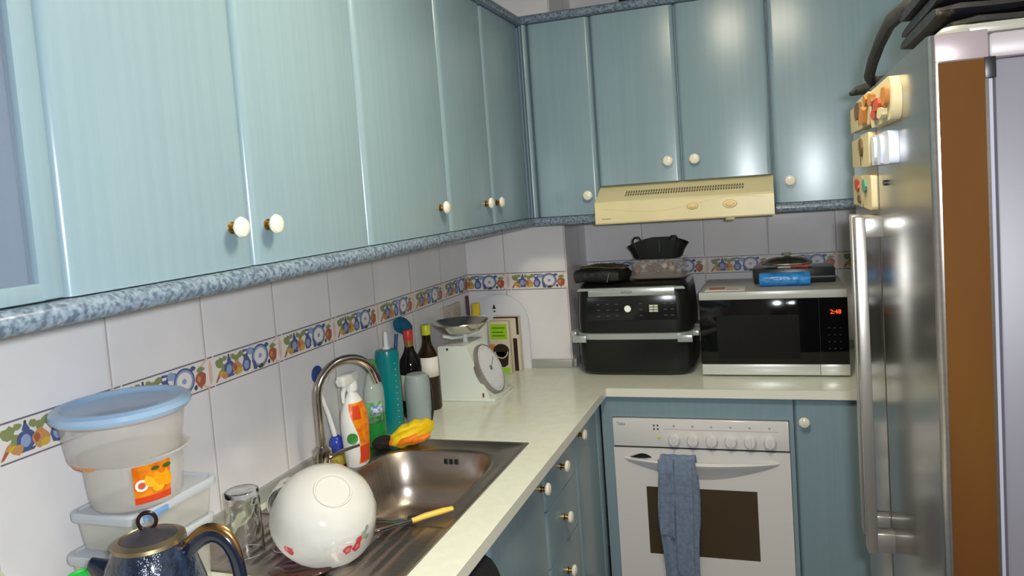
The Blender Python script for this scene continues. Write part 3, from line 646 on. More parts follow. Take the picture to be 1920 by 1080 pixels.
# tap
t = thing('tap', 'satin swan-neck tap behind the sink bowl', 'tap', (0.088, -1.262, ZT))
b = MB(); b.lathe([(0.026, 0), (0.027, 0.006), (0.022, 0.010), (0.021, 0.055), (0.024, 0.060), (0.024, 0.082), (0.016, 0.090), (0.0, 0.091)], (0.088, -1.262, ZT-0.001), 28); b.build('body', chrome, t)
b = MB(); pts = []; X, Y = 0.088, -1.262; dx, dy = 0.122, 0.195; L = math.hypot(dx, dy); dx /= L; dy /= L; Rr = 0.088
for z in (0.985, 1.03, 1.08, 1.118): pts.append((X, Y, z))
for i in range(1, 15): a = PI*0.93*i/14; pts.append((X+dx*Rr*(1-math.cos(a)), Y+dy*Rr*(1-math.cos(a)), 1.118+Rr*math.sin(a)))
e = Vector(pts[-1]); d_ = (e-Vector(pts[-2])).normalized(); pts.append(tuple(e+d_*0.012)); b.tube(pts, 0.0115, 16); b.build('spout', chrome, t)
b = MB(); b.tube([(X+0.02, Y+0.0, 0.963), (X+0.045, Y+0.02, 0.975), (X+0.085, Y+0.045, 0.985)], [0.008, 0.007, 0.006], 10, flat=0.6); b.build('lever', chrome, t)

# ------------------------------------------------------------------ things round the tap
def bottle(prof, c, name, m, parent, seg=32, sx=1, sy=1, label=None):
    b = MB(); b.lathe(prof, c, seg, sx=sx, sy=sy); return b.build(name, m, parent, label=label)
def patch(parent, c, r, z0, z1, a0, a1, m, name='label', sx=1, sy=1, off=0.0006, r1=None):
    b = MB(); r1 = r if r1 is None else r1; n = 14
    b.rings([[(c[0]+(rr+off)*math.cos(a0+(a1-a0)*i/n)*sx, c[1]+(rr+off)*math.sin(a0+(a1-a0)*i/n)*sy, z) for i in range(n+1)] for z, rr in ((z0, r), ((z0+z1)/2, (r+r1)/2), (z1, r1))], closed=False)
    return b.build(name, m, parent, solid=0.0004)
CA = math.atan2(-0.93, 0.37)           # towards the camera
# spray bottle
c = (0.112, -1.135, 0.9)
t = thing('spray_bottle', 'white trigger spray bottle with orange label next to the tap', 'bottle', c)
bottle([(0, 0.001), (0.030, 0.001), (0.034, 0.006), (0.038, 0.05), (0.041, 0.11), (0.038, 0.15), (0.024, 0.185), (0.014, 0.20), (0.013, 0.215), (0, 0.215)], c, 'body', white_pl, t, sx=0.85, sy=1.1)
b = MB(); b.box(c[0]-0.013, c[0]+0.013, c[1]-0.055, c[1]+0.022, 1.128, 1.158, 0.006, 3); b.lathe([(0.016, 0), (0.016, 0.018), (0.012, 0.03)], (c[0], c[1], 1.108), 20); b.tube([(c[0], c[1]-0.055, 1.146), (c[0], c[1]-0.066, 1.146)], 0.006, 10); b.build('spray_head', white_pl, t)
b = MB(); b.tube([(c[0], c[1]-0.03, 1.13), (c[0], c[1]-0.045, 1.11), (c[0], c[1]-0.047, 1.085)], [0.006, 0.006, 0.004], 8); b.build('trigger', white_pl, t)
def pr_(z):
    P = [(0.006, 0.034), (0.05, 0.038), (0.11, 0.041), (0.15, 0.038), (0.185, 0.024)]
    for (a, ra), (bb, rb) in zip(P, P[1:]):
        if z <= bb: return ra+(rb-ra)*(z-a)/(bb-a)
    return 0.024
b = MB(); b.use(label_o); rs = []
for j in range(12):
    z = 0.012+0.165*j/11; a_l = CA+0.25+0.5*math.sin(j/11*PI*1.1+0.6)*0.9-0.1; a_r = CA+1.75; r_ = pr_(z)+0.0012
    rs.append([(c[0]+r_*math.cos(a_l+(a_r-a_l)*i/10)*0.85, c[1]+r_*math.sin(a_l+(a_r-a_l)*i/10)*1.1, c[2]+z) for i in range(11)])
b.rings(rs, closed=False); lb = b.build('label', parent=t)
b = MB(); rs = []
for z in (0.015, 0.045, 0.06): r_ = pr_(z)+0.0018; rs.append([(c[0]+r_*math.cos(CA+0.55+0.9*i/8)*0.85, c[1]+r_*math.sin(CA+0.55+0.9*i/8)*1.1, c[2]+z) for i in range(9)])
b.rings(rs, closed=False); b.build('red_band', red_l, lb)
b = MB(); rs = []
for z in (0.135, 0.15, 0.17): r_ = pr_(z)+0.0020; rs.append([(c[0]+r_*math.cos(CA+0.2+0.6*i/8)*0.85, c[1]+r_*math.sin(CA+0.2+0.6*i/8)*1.1, c[2]+z) for i in range(9)])
b.rings(rs, closed=False); b.build('red_band', red_l, lb)
def disc_on(parent, c, r_, ang, z, rad, m, name, sx=0.85, sy=1.1, off=0.002):
    b = MB(); pts = []
    for i in range(20):
        a = 2*PI*i/20; th = ang+rad*math.cos(a)/r_; pts.append((c[0]+(r_+off)*math.cos(th)*sx, c[1]+(r_+off)*math.sin(th)*sy, c[2]+z+rad*math.sin(a)))
    b.poly(pts); return b.build(name, m, parent, smooth=False)
disc_on(t, c, pr_(0.085), CA+0.05, 0.085, 0.019, mat('white_print', (240, 240, 236), 0.4), 'badge', off=0.0022); disc_on(t, c, pr_(0.085), CA+0.05, 0.085, 0.0155, mat('badge_green', (60, 140, 60), 0.4), 'badge', off=0.0032)
# washing-up liquid, clear green
c = (0.085, -0.975, 0.9); green_liq = mat('green_liquid', (40, 140, 64), 0.12, alpha=0.9); clearp = mat('clear_plastic', (206, 220, 210), 0.1, alpha=0.45)
t = thing('washing_up_bottle', 'clear washing-up bottle with green cap and green liquid behind the spray bottle', 'bottle', c)
bottle([(0, 0.002), (0.033, 0.002), (0.036, 0.01), (0.036, 0.07), (0.034, 0.095)], c, 'liquid', green_liq, t, sx=0.8)
bottle([(0.034, 0.095), (0.036, 0.13), (0.034, 0.17), (0.022, 0.205), (0.012, 0.222), (0.012, 0.225)], c, 'body', clearp, t, sx=0.8)
bottle([(0.014, 0.220), (0.016, 0.224), (0.015, 0.246), (0.008, 0.256), (0, 0.257)], c, 'cap', mat('cap_green', (40, 150, 60), 0.3), t)
patch(t, c, 0.037, 0.975, 1.035, CA-0.9, CA+1.1, mat('label_pale_green', (150, 196, 150), 0.4, vscale=(70, 70, 70), col2=(60, 140, 70)), sx=0.8); patch(t, c, 0.037, 1.0, 1.025, CA-0.1, CA+1.0, mat('label_bluewhite', (222, 228, 244), 0.4, vscale=(90, 90, 90), col2=(70, 96, 190)), sx=0.8, off=0.0014)
# teal squeeze bottle
c = (0.072, -0.855, 0.9)
t = thing('squeeze_bottle', 'tall teal squeeze bottle with white nozzle', 'bottle', c)
bottle([(0, 0.002), (0.032, 0.002), (0.036, 0.008), (0.036, 0.22), (0.037, 0.245), (0.034, 0.258), (0.012, 0.262), (0, 0.262)], c, 'body', teal, t)
bottle([(0.014, 0.258), (0.012, 0.264), (0.0075, 0.27), (0.0055, 0.31), (0.003, 0.315), (0, 0.315)], c, 'nozzle', white_pl, t)
b = MB()
for i in range(11): 
    a = CA+0.75; z = 0.935+0.0185*i; b.box(-0.0018, 0.0018, -0.0005, 0.0005, -0.0012, 0.0012, mtx=Matrix.Translation((c[0]+0.0366*math.cos(a), c[1]+0.0366*math.sin(a), z)) @ Matrix.Rotation(a+PI/2, 4, 'Z'))
b.build('scale_marks', mat('pale_teal', (150, 210, 210), 0.4), t, smooth=False)
# frosted jug with dark strap
c = (0.118, -0.760, 0.9)
t = thing('frosted_bottle', 'squat frosted white plastic bottle in front of the dark wine bottle', 'bottle', c)
bottle([(0, 0.002), (0.036, 0.002), (0.040, 0.01), (0.041, 0.13), (0.036, 0.155), (0.030, 0.160), (0, 0.160)], c, 'body', mat('frosted_white', (176, 190, 190), 0.3, alpha=0.62), t)
b = MB(); b.tube([(c[0]+0.030, c[1]+0.022, 1.05), (c[0]+0.046, c[1]+0.012, 1.0), (c[0]+0.044, c[1]+0.010, 0.94), (c[0]+0.036, c[1]+0.006, 0.905)], [0.002, 0.003, 0.004, 0.005], 8); b.build('strap', black_pl, t)
# wine bottles
def wine(c, label, gm, cap_m, lab, cap2):
    t = thing('wine_bottle', label, 'bottle', c, 'wine bottles beside the kitchen scale')
    bottle([(0, 0.003), (0.034, 0.001), (0.037, 0.006), (0.037, 0.165), (0.034, 0.190), (0.018, 0.218), (0.0145, 0.235)], c, 'body', gm, t)
    bottle([(0.0145, 0.235), (0.0148, 0.262), (0.0150, 0.264)], c, 'neck', cap_m, t)
    bottle([(0.0155, 0.255), (0.0160, 0.262), (0.0160, 0.285), (0.0145, 0.289), (0, 0.289)], c, 'capsule', cap2, t)
    patch(t, c, 0.0372, *lab[:2], CA-1.1, CA+1.2, lab[2]); return t
wine((0.064, -0.690, 0.9), 'near-black wine bottle with gold neck and red top beside the teal bottle', mat('black_bottle', (16, 14, 12), 0.08), mat('gold_foil', (176, 130, 70), 0.35, 0.6), (0.96, 1.045, mat('label_pale', (200, 200, 176), 0.5)), mat('red_top', (206, 60, 50), 0.35))
wine((0.085, -0.600, 0.9), 'amber-brown wine bottle with white label and yellow top beside the scale', mat('amber_glass', (40, 24, 6), 0.07), mat('dark_neck', (34, 24, 8), 0.1), (1.015, 1.082, mat('label_white', (232, 226, 220), 0.5)), mat('yellow_top', (206, 208, 50), 0.35))
# dish scrubber standing behind
t = thing('scrubbing_brush', 'blue-teal brush head standing up behind the wine bottles', 'brush', (0.03, -0.745, 0.9))
b = MB(); b.tube([(0.014, -0.735, 0.902), (0.014, -0.715, 1.05), (0.019, -0.685, 1.175)], 0.006, 10); b.build('handle', mat('blue_handle', (20, 90, 130), 0.35), t)
b = MB(); rs = []
for i in range(9):
    a = PI*i/8; r_ = 0.038*math.sin(a)+0.0005; rs.append([(0.022+r_*0.5*math.cos(q), -0.640+(-0.058*math.cos(a)), 1.192-0.018*(-math.cos(a))+r_*0.75*math.sin(q)+0.003*math.sin(6*q)) for q in [2*PI*k/18 for k in range(18)]])
b.rings(rs); b.build('bristles', mat('blue_bristle', (10, 104, 140), 0.7, bump=0.8, bscale=200), t)
# brush and cup beside the tap
t = thing('dish_brush', 'white-handled dish brush with a blue head standing head-down by the tap', 'brush', (0.06, -1.16, 0.9))
b = MB(); b.tube([(0.045, -1.185, 1.115), (0.055, -1.17, 1.05), (0.062, -1.158, 0.985)], [0.005, 0.006, 0.007], 10); b.build('handle', white_pl, t)
b = MB(); b.lathe([(0, -0.030), (0.010, -0.026), (0.019, -0.010), (0.019, 0.006), (0.012, 0.018), (0.006, 0.022), (0, 0.022)], (0.063, -1.156, 0.966), 20); b.build('head', mat('royal_blue', (52, 70, 170), 0.25), t)
b = MB(); rs = []
b.box(0.045, 0.085, -1.185, -1.125, 0.9035, 0.934, 0.008, 3); o = b.build('sponge', mat('olive_sponge', (170, 150, 50), 0.9, bump=0.6, bscale=150)); tag(origin(o, (0.065, -1.155, 0.9035)), 'small olive yellow sponge under the dish brush by the tap', 'sponge')
# hook
t = thing('wall_hook', 'round blue and white hook stuck to the tiles above the tap', 'hook', (0.001, -1.124, 1.146))
b = MB(); b.lathe([(0.024, 0), (0.024, 0.004), (0.016, 0.010), (0, 0.011)], (0.0005, -1.128, 1.149), 28, Matrix.Rotation(PI/2, 3, 'Y')); b.build('base', mat('navy_blue', (46, 66, 130), 0.3), t)
b = MB(); b.lathe([(0.017, 0.0), (0.018, 0.008), (0.010, 0.014), (0, 0.015)], (0.010, -1.112, 1.136), 24, Matrix.Rotation(PI/2, 3, 'Y')); b.build('cap', white_pl, t)
# yellow glove / cloth and black sponge
b = MB(); rs = []
for i in range(17):
    a = PI*i/16; rr = math.sin(a)**0.6+0.001; row = []
    for k in range(32):
        q = 2*PI*k/32; w_ = 1+0.14*math.sin(3*q+1.5)+0.07*math.sin(7*q+i*0.4)
        u, v, h = -math.cos(a), rr*math.cos(q), rr*math.sin(q); fold = 0.12*math.sin(u*9+v*4)
        row.append((0.200+0.047*u+0.010*v, -0.975+0.020*u+0.050*v*w_, 0.939+0.035*h*(1+fold)+0.012*u))
    rs.append(row)
b.use(mat('yellow_cloth', (240, 214, 20), 0.6, bump=0.5, bscale=60, vscale=(14, 9, 14), col2=(238, 188, 14))).rings(rs); t = thing('rubber_glove', 'crumpled yellow and orange glove lying behind the sink bowl', 'glove', (0.205, -0.967, 0.9)); b.build('palm', parent=t, sub=1)
for i, (x, y, z, ang) in enumerate(((0.165, -1.012, 0.922, 0.2), (0.200, -1.016, 0.925, 0.5), (0.235, -1.005, 0.927, 0.9))):
    b = MB(); b.tube([(x-0.03*math.cos(ang), y-0.002, z-0.008), (x-0.01, y-0.004, z+0.001), (x+0.015, y+0.0, z+0.008), (x+0.03, y+0.012, z+0.016)], [0.006, 0.010, 0.010, 0.006], 12); b.build('finger', mat('orange_rubber', (242, 130, 24), 0.55), t)
b = MB(); rs = []
for i in range(9):
    a = PI*i/8; rs.append([(0.128-0.028*math.cos(a), -1.018-0.012*math.cos(a)+0.026*math.sin(a)*math.cos(q), 0.922+0.018*math.sin(a)*math.sin(q)*(1+0.2*math.sin(3*q+i))) for q in [2*PI*k/18 for k in range(18)]])
b.rings(rs); o = b.build('scouring_pad', mat('dark_sponge', (34, 28, 26), 0.9, bump=0.8, bscale=150)); tag(origin(o, (0.128, -1.018, 0.904)), 'black scouring pad tucked against the yellow glove', 'sponge')

# ------------------------------------------------------------------ kitchen scale
t = thing('kitchen_scale', 'white mechanical kitchen scale with round dial and steel pan', 'scale', (0.17, -0.42, 0.9))
b = MB(); b.prism([(0.078, 0.912), (0.078, 1.088), (0.084, 1.094), (0.182, 1.094), (0.188, 1.088), (0.262, 0.912)], 'y', -0.505, -0.335); b.build('body', mat('scale_white', (224, 230, 222), 0.25, coat=0.2), t)
b = MB(); b.box(0.068, 0.285, -0.515, -0.325, 0.900, 0.912, 0.003); b.build('foot', mat('scale_white', (224, 230, 222)), t)
nrm = Vector((0.176, 0, 0.074)).normalized(); RD = nrm.to_track_quat('Z', 'Y').to_matrix(); dc = Vector((0.226, -0.42, 0.992))
b = MB(); b.lathe([(0.090, -0.006), (0.093, 0.004), (0.092, 0.016), (0.087, 0.019), (0.086, 0.016)], dc, 48, RD); dl = b.build('dial_rim', mat('dial_rim', (160, 154, 146), 0.4, 0.5), t)
b = MB(); b.lathe([(0.0, 0.0155), (0.086, 0.0155)], dc, 48, RD); b.build('dial_face', mat('dial_face', (236, 238, 244), 0.25), dl)
b = MB()
for i in range(40):
    a = 2*PI*i/40; M4 = Matrix.Translation(dc) @ RD.to_4x4() @ Matrix.Rotation(a, 4, 'Z'); L_ = 0.010 if i % 5 == 0 else 0.005; b.box(0.080-L_, 0.080, -0.0007, 0.0007, 0.0160, 0.0164, mtx=M4)
M4 = Matrix.Translation(dc) @ RD.to_4x4(); b.box(-0.012, 0.062, -0.0013, 0.0013, 0.0175, 0.0182, mtx=M4 @ Matrix.Rotation(0.5, 4, 'Z')); b.lathe([(0, 0.019), (0.008, 0.0185), (0.009, 0.016)], dc, 16, RD)
b.build('pointer', greyprint, dl, smooth=False)
b = MB(); b.lathe([(0.010, 0), (0.009, 0.018), (0.011, 0.034)], (0.150, -0.42, 1.092), 16); b.tube([(0.15, -0.42, 1.112), (0.125, -0.475, 1.118), (0.105, -0.51, 1.130)], 0.006, 8); b.tube([(0.15, -0.42, 1.112), (0.19, -0.38, 1.120), (0.205, -0.36, 1.137)], 0.006, 8); b.build('pan_support', mat('scale_white', (224, 230, 222)), t)
b = MB(); b.lathe([(0, 1.124), (0.04, 1.126), (0.07, 1.137), (0.096, 1.160), (0.104, 1.168), (0.103, 1.170), (0.092, 1.160), (0.067, 1.141), (0.04, 1.130), (0, 1.128)], (0.140, -0.43, 0), 48); b.build('pan', mat('polished_steel', (214, 210, 198), 0.2, 1.0), t)
b = MB(); b.lathe([(0, 0.003), (0.004, 0.002), (0.004, -0.001)], (0.115, -0.5052, 1.083), 12, Matrix.Rotation(PI/2, 3, 'X')); b.build('screw', dark_m, t)
b = MB(); b.box(0.236, 0.242, -0.507, -0.5045, 0.914, 0.928); b.build('zero_lever', mat('brown_lever', (120, 60, 40), 0.4), t, smooth=False)

# ------------------------------------------------------------------ corner: socket, board, packets, canister
t = thing('wall_socket', 'beige double wall socket on the left wall near the corner', 'socket', (0.0, -0.21, 1.12))
b = MB(); b.box(0.0003, 0.010, -0.295, -0.115, 1.115, 1.195, 0.003); b.build('plate', mat('socket_beige', (206, 192, 176), 0.35), t)
for y in (-0.255, -0.165):
    b = MB(); b.lathe([(0.022, 0.0101), (0.020, 0.0075), (0, 0.0075)], (0.001, y, 1.155), 24, Matrix.Rotation(PI/2, 3, 'Y')); b.box(0.0085, 0.0112, y-0.003, y+0.003, 1.150, 1.160); b.build('outlet', mat('outlet_dark', (150, 130, 120), 0.4), t)
b = MB(); P = [(0.03, 0.901)]+[(0.03+0.0, 1.09)]
P = [(0.020, 0.9005), (0.262, 0.9005), (0.262, 1.075)]+[(0.141+0.121*math.cos(a), 1.085+0.121*math.sin(a)) for a in [PI*i/20 for i in range(21)]]+[(0.020, 1.075)]
b.prism(P, 'y', -0.030, -0.016); t = thing('chopping_board', 'white round-topped chopping board leaning in the corner behind the packets', 'chopping board', (0.14, -0.02, 0.9)); b.build('board', mat('board_white', (226, 226, 232), 0.35), t, smooth=False)
b = MB(); b.prism([(0.112, 1.148), (0.128, 1.148), (0.124, 1.156), (0.121, 1.168), (0.116, 1.160)], 'y', -0.0308, -0.0302); b.prism(circ(0.120, 1.138, 0.005, 0.003, 10), 'y', -0.0308, -0.0302); b.build('emblem', dark_m, t, smooth=False)
t = thing('coffee_packet', 'green-topped coffee packet with a cup picture behind the scale', 'packet', (0.17, -0.1, 0.9))
b = MB(); b.box(0.120, 0.207, -0.118, -0.090, 0.9005, 1.112, 0.004); b.build('pack', mat('pack_beige', (206, 196, 170), 0.4), t)
def fp(mats_, x0, x1, z0, z1, y, parent, name): b = MB(); b.box(x0, x1, y-0.0006, y, z0, z1); return b.build(name, mats_, parent, smooth=False)
lime = mat('lime', (150, 200, 30), 0.35); cupb = mat('cup_brown', (50, 36, 28), 0.4); orng = mat('pack_orange', (200, 120, 70), 0.4)
fp(lime, 0.130, 0.200, 1.040, 1.100, -0.1182, t, 'green_panel'); fp(lime, 0.125, 0.203, 0.905, 0.925, -0.1182, t, 'green_panel')
fp(orng, 0.124, 0.145, 0.93, 1.02, -0.1182, t, 'orange_panel')
b = MB(); b.prism([(0.140, 0.99), (0.146, 0.938), (0.160, 0.928), (0.182, 0.928), (0.196, 0.938), (0.202, 0.99)], 'y', -0.1194, -0.1184); b.prism(circ(0.171, 0.995, 0.033, 0.026, 24), 'y', -0.1194, -0.1184); b.build('cup_picture', cupb, t, smooth=False)
b = MB(); b.prism(arcband(0.171, 0.990, 0.024, 0.028, PI, 2*PI), 'y', -0.1202, -0.1196); b.build('cup_rim', mat('pack_cream', (220, 200, 170), 0.4), t, smooth=False)
fp(mat('dark_green_text', (70, 110, 20), 0.4), 0.138, 0.192, 1.083, 1.087, -0.1190, t, 'text_line'); fp(MATS['dark_green_text'], 0.138, 0.185, 1.066, 1.070, -0.1190, t, 'text_line'); fp(MATS['dark_green_text'], 0.138, 0.190, 1.052, 1.056, -0.1190, t, 'text_line')
t = thing('food_box', 'beige and black carton behind the green coffee packet', 'box', (0.2, -0.06, 0.9))
b = MB(); b.box(0.130, 0.236, -0.078, -0.046, 0.9005, 1.122, 0.002); b.build('carton', mat('carton_beige', (214, 198, 180), 0.45), t)
fp(cupb, 0.209, 0.226, 0.903, 1.035, -0.0782, t, 'black_panel'); fp(cupb, 0.226, 0.2355, 1.05, 1.12, -0.0782, t, 'black_panel'); fp(cupb, 0.13, 0.236, 1.117, 1.122, -0.0782, t, 'black_panel')
t = thing('utensil_pot', 'white square pot behind the scale pan holding utensils', 'pot', (0.108, -0.25, 0.9))
b = MB(); b.box(0.062, 0.155, -0.285, -0.215, 0.9005, 1.160, 0.006, 3); b.build('pot', white_pl, t)
b = MB(); b.tube([(0.098, -0.25, 1.158), (0.096, -0.25, 1.235)], 0.007, 10); b.tube([(0.0965, -0.2575, 1.16), (0.0945, -0.2575, 1.232)], 0.0025, 8)
o = b.build('peeler', mat('maroon_handle', (84, 52, 52), 0.4)); tag(origin(o, (0.098, -0.25, 1.158)), 'dark maroon handle standing up in the white pot', 'utensil')
b = MB(); b.box(0.118, 0.146, -0.262, -0.240, 1.160, 1.207, 0.004, 2); o = b.build('spice_jar', mat('jar_yellow', (214, 186, 40), 0.4)); tag(origin(o, (0.132, -0.25, 1.16)), 'small yellow jar standing on the white pot behind the scale', 'jar')

# ------------------------------------------------------------------ air fryer
def se_ring(cx, cy, hx, hy, z, e=0.32, n=56):
    P = []
    for i in range(n): a = 2*PI*(i+0.5)/n; c_, s_ = math.cos(a), math.sin(a); P.append((cx+hx*math.copysign(abs(c_)**e, c_), cy+hy*math.copysign(abs(s_)**e, s_), z))
    return P
FC = (0.7035, 0.025)
t = thing('air_fryer', 'black two-zone air fryer with silver bands left of the microwave', 'air fryer', (FC[0], FC[1], 0.9))
b = MB(); b.rings([se_ring(*FC, 0.195, 0.145, 0.9005), se_ring(*FC, 0.212, 0.160, 0.912), se_ring(*FC, 0.219, 0.166, 0.94), se_ring(*FC, 0.221, 0.168, 1.040)], cap0=True, cap1=True); b.build('drawer', mat('fryer_black', (22, 23, 22), 0.3), t)
b = MB(); b.rings([se_ring(*FC, 0.216, 0.163, 1.036), se_ring(*FC, 0.223, 0.170, 1.040), se_ring(*FC, 0.223, 0.170, 1.060), se_ring(*FC, 0.216, 0.163, 1.063)]); 
for sx in (-1, 1):
    b.box(FC[0]+sx*0.2325-0.016, FC[0]+sx*0.2325+0.008*(1 if sx > 0 else 1), FC[1]-0.13, FC[1]-0.02, 1.044, 1.063, 0.004)
    x0 = FC[0]+sx*0.198; b.box(min(x0-0.032, x0+0.022), max(x0-0.032, x0+0.022), -0.152, -0.138, 1.030, 1.056, 0.002)
b.build('silver_band', silver, t)
b = MB(); b.rings([se_ring(*FC, 0.217, 0.165, 1.0635), se_ring(*FC, 0.218, 0.165, 1.12), se_ring(FC[0], FC[1]+0.002, 0.212, 0.161, 1.205), se_ring(FC[0], FC[1]+0.006, 0.207, 0.155, 1.235), se_ring(FC[0], FC[1]+0.012, 0.195, 0.145, 1.246), se_ring(FC[0], FC[1]+0.014, 0.15, 0.11, 1.249)], cap0=True, cap1=True); up_ = b.build('upper_body', MATS['fryer_black'], t)
b = MB(); b.box(0.540, 0.872, -0.1435, -0.137, 1.112, 1.203, 0.001); cpn = b.build('control_panel', mat('panel_black', (30, 32, 33), 0.18), t)
b = MB(); b.prism([(0.500, 1.224), (0.905, 1.224), (0.898, 1.233), (0.508, 1.233)], 'y', -0.139, -0.125); b.box(0.545, 0.868, -0.145, -0.132, 1.203, 1.230, 0.002); b.build('top_band', silver, t)
text('NINJA', 'logo', 0.015, (0.692, -0.1454, 1.217), FACEY, mat('logo_grey', (84, 88, 88), 0.4), t)
wl = mat('white_print2', (226, 226, 216), 0.4, emit=0.25)
b = MB(); b.prism(circ(0.692, 1.155, 0.0125, 0.0125, 24), 'y', -0.1444, -0.1437); b.build('dial', wl, cpn, smooth=False)
b = MB()
for i in range(2):
    for j in range(3): b.box(0.772+0.017*i, 0.787+0.017*i, -0.1443, -0.1437, 1.142+0.0095*j, 1.149+0.0095*j)
b.build('display', mat('pale_display', (190, 192, 170), 0.4, emit=0.2), cpn, smooth=False)
b = MB()
R_ = random.Random(3)
for x in (0.575, 0.61, 0.645, 0.735, 0.825, 0.85):
    for z in (1.128, 1.150, 1.172): b.box(x, x+0.012, -0.1441, -0.1437, z, z+0.0022)
b.build('markings', mat('dim_print', (96, 100, 100), 0.5), cpn, smooth=False)
b = MB(); b.box(0.905, 0.944, -0.02, 0.05, 1.045, 1.075, 0.006); b.build('vent', black_pl, t)
# black pouch on the fryer
t = thing('oven_mitt', 'black padded mitt lying on the left end of the air fryer', 'oven mitt', (0.59, -0.02, 1.25))
b = MB(); rs = []
for i in range(15):
    s = i/14; x = 0.486+0.196*s; hz = 0.025+0.005*math.sin(s*PI)-0.002*s; row = []
    for k in range(24):
        q = 2*PI*k/24; c_, s_ = math.cos(q), math.sin(q); row.append((x+0.006*c_, -0.045+0.085*math.copysign(abs(c_)**0.55, c_)*(0.55 if i in (0, 14) else 1), 1.2495+hz+hz*math.copysign(abs(s_)**0.55, s_)*(0.75 if i in (0, 14) else 1)+0.003*math.sin(q*3+s*9)))
    rs.append(row)
b.rings(rs, cap0=True, cap1=True); b.build('padding', mat('mitt_black', (20, 22, 19), 0.55, bump=0.4, bscale=60), t)
b = MB(); b.tube([(0.618, -0.132, 1.255), (0.622, -0.134, 1.27), (0.628, -0.130, 1.288), (0.640, -0.09, 1.304)], 0.0018, 8); b.build('piping', mat('piping_grey', (110, 112, 104), 0.5), t)
b = MB(); rs = []
for i in range(9):
    s = i/8; rs.append([(0.505+0.18*s, -0.09+0.10*k/6, 1.303+0.005*math.sin(s*5+k)+0.004*math.sin(k*1.3)) for k in range(7)])
b.rings(rs, closed=False); b.build('top_highlight', mat('highlight_brown', (88, 76, 54), 0.8), t, solid=0.006, sub=1)  # brown sheet paints the brownish highlight on top of the mitt
# clear punnet with wrapped sweets
t = thing('plastic_punnet', 'clear plastic box of assorted sweets on the right end of the air fryer', 'food box', (0.8, 0.0, 1.25))
b = MB(); b.rings([se_ring(0.797, 0.0, 0.095, 0.065, 1.2565, 0.4), se_ring(0.797, 0.0, 0.106, 0.075, 1.325, 0.4), se_ring(0.797, 0.0, 0.111, 0.080, 1.327, 0.4)], cap0=True); b.build('box', mat('punnet_plastic', (214, 210, 206), 0.06, alpha=0.22), t)
b = MB(); b.rings([se_ring(0.797, 0.0, 0.107, 0.076, 1.256, 0.4), se_ring(0.797, 0.0, 0.111, 0.080, 1.262, 0.4), se_ring(0.797, 0.0, 0.107, 0.076, 1.267, 0.4)], cap0=True, cap1=True); b.build('base', mat('punnet_base', (140, 132, 126), 0.2, alpha=0.6), t)
cols = [(130, 70, 50), (176, 140, 120), (90, 60, 52), (170, 150, 130), (130, 110, 150), (190, 170, 160), (110, 50, 40)]
names = ['rusty brown', 'pinkish beige', 'dark brown', 'sandy', 'mauve', 'pale cream', 'deep red-brown']
R_ = random.Random(5)
for i in range(14):
    cx = 0.718+0.0263*(i % 7); cy = -0.040 if i < 7 else 0.030; cz = 1.281+0.009*((i*2) % 3); k = (i*3+(1 if i > 6 else 0)) % 7
    b = MB(); rs = []; rr = 0.0125; ax = R_.uniform(0.7, 1.0)
    for j in range(9):
        a = PI*j/8; rs.append([(rr*math.sin(a)*math.cos(q)*1.0+0.001*math.sin(5*q), rr*1.3*math.sin(a)*math.sin(q), -rr*1.1*math.cos(a)*ax) for q in [2*PI*m_/12 for m_ in range(12)]])
    b.rings(rs); b.tube([(0, 0, rr*0.9*ax), (0.002, 0.001, rr*1.1*ax+0.006), (0.006, 0, rr*1.1*ax+0.012)], [0.003, 0.002, 0.007], 8)
    b.xf(Matrix.Translation((cx, cy, cz)) @ Matrix.Rotation(R_.uniform(-0.6, 0.6), 4, 'Y'))
    o = b.build('wrapped_sweet', mat('sweet_%d' % k, cols[k], 0.3)); origin(o, (cx, cy, cz-0.014))
    tag(o, '%s wrapped sweet, %s from the left in the %s row of the clear box' % (names[k], ['first', 'second', 'third', 'fourth', 'fifth', 'sixth', 'seventh'][i % 7], 'front' if i < 7 else 'back'), 'sweet', 'wrapped sweets in the clear box')
# black silicone liner with two ears standing on the punnet
t = thing('silicone_basket', 'black silicone basket with two loop handles on top of the clear box', 'basket', (0.797, 0.0, 1.328))
def lin_ring(hx, hy, z, amp, n=64):
    P = []
    for i in range(n):
        c_, s_ = math.cos(2*PI*(i+0.5)/n), math.sin(2*PI*(i+0.5)/n); u = math.copysign(abs(c_)**0.45, c_); v = math.copysign(abs(s_)**0.45, s_)
        P.append((0.797+hx*u, hy*v*(1+0.02*math.sin(u*40)), z+amp*(1-u*u)))
    return P
b = MB(); b.rings([lin_ring(0.084, 0.05, 1.3285, 0), lin_ring(0.088, 0.055, 1.331, 0), lin_ring(0.098, 0.062, 1.355, 0.006), lin_ring(0.114, 0.068, 1.378, 0.026), lin_ring(0.110, 0.065, 1.378, 0.026), lin_ring(0.094, 0.058, 1.356, 0.006), lin_ring(0.080, 0.050, 1.337, 0), lin_ring(0.02, 0.02, 1.335, 0)], cap0=True, cap1=True); b.build('basket', mat('silicone_black', (22, 26, 24), 0.5), t)
for x in (0.727, 0.865):
    b = MB(); b.tube([(x-0.015, -0.060, 1.375), (x-0.015, -0.060, 1.402), (x-0.008, -0.060, 1.412), (x+0.008, -0.060, 1.412), (x+0.014, -0.060, 1.402), (x+0.014, -0.060, 1.375)], 0.0035, 8, up=(0, 1, 0)); b.build('loop_handle', MATS['silicone_black'], t)
b = MB(); b.tube([(0.812, -0.0705, 1.402), (0.812, -0.068, 1.38), (0.810, -0.063, 1.355)], 0.0015, 6); b.build('seam', mat('seam_grey', (92, 96, 92), 0.5), t)

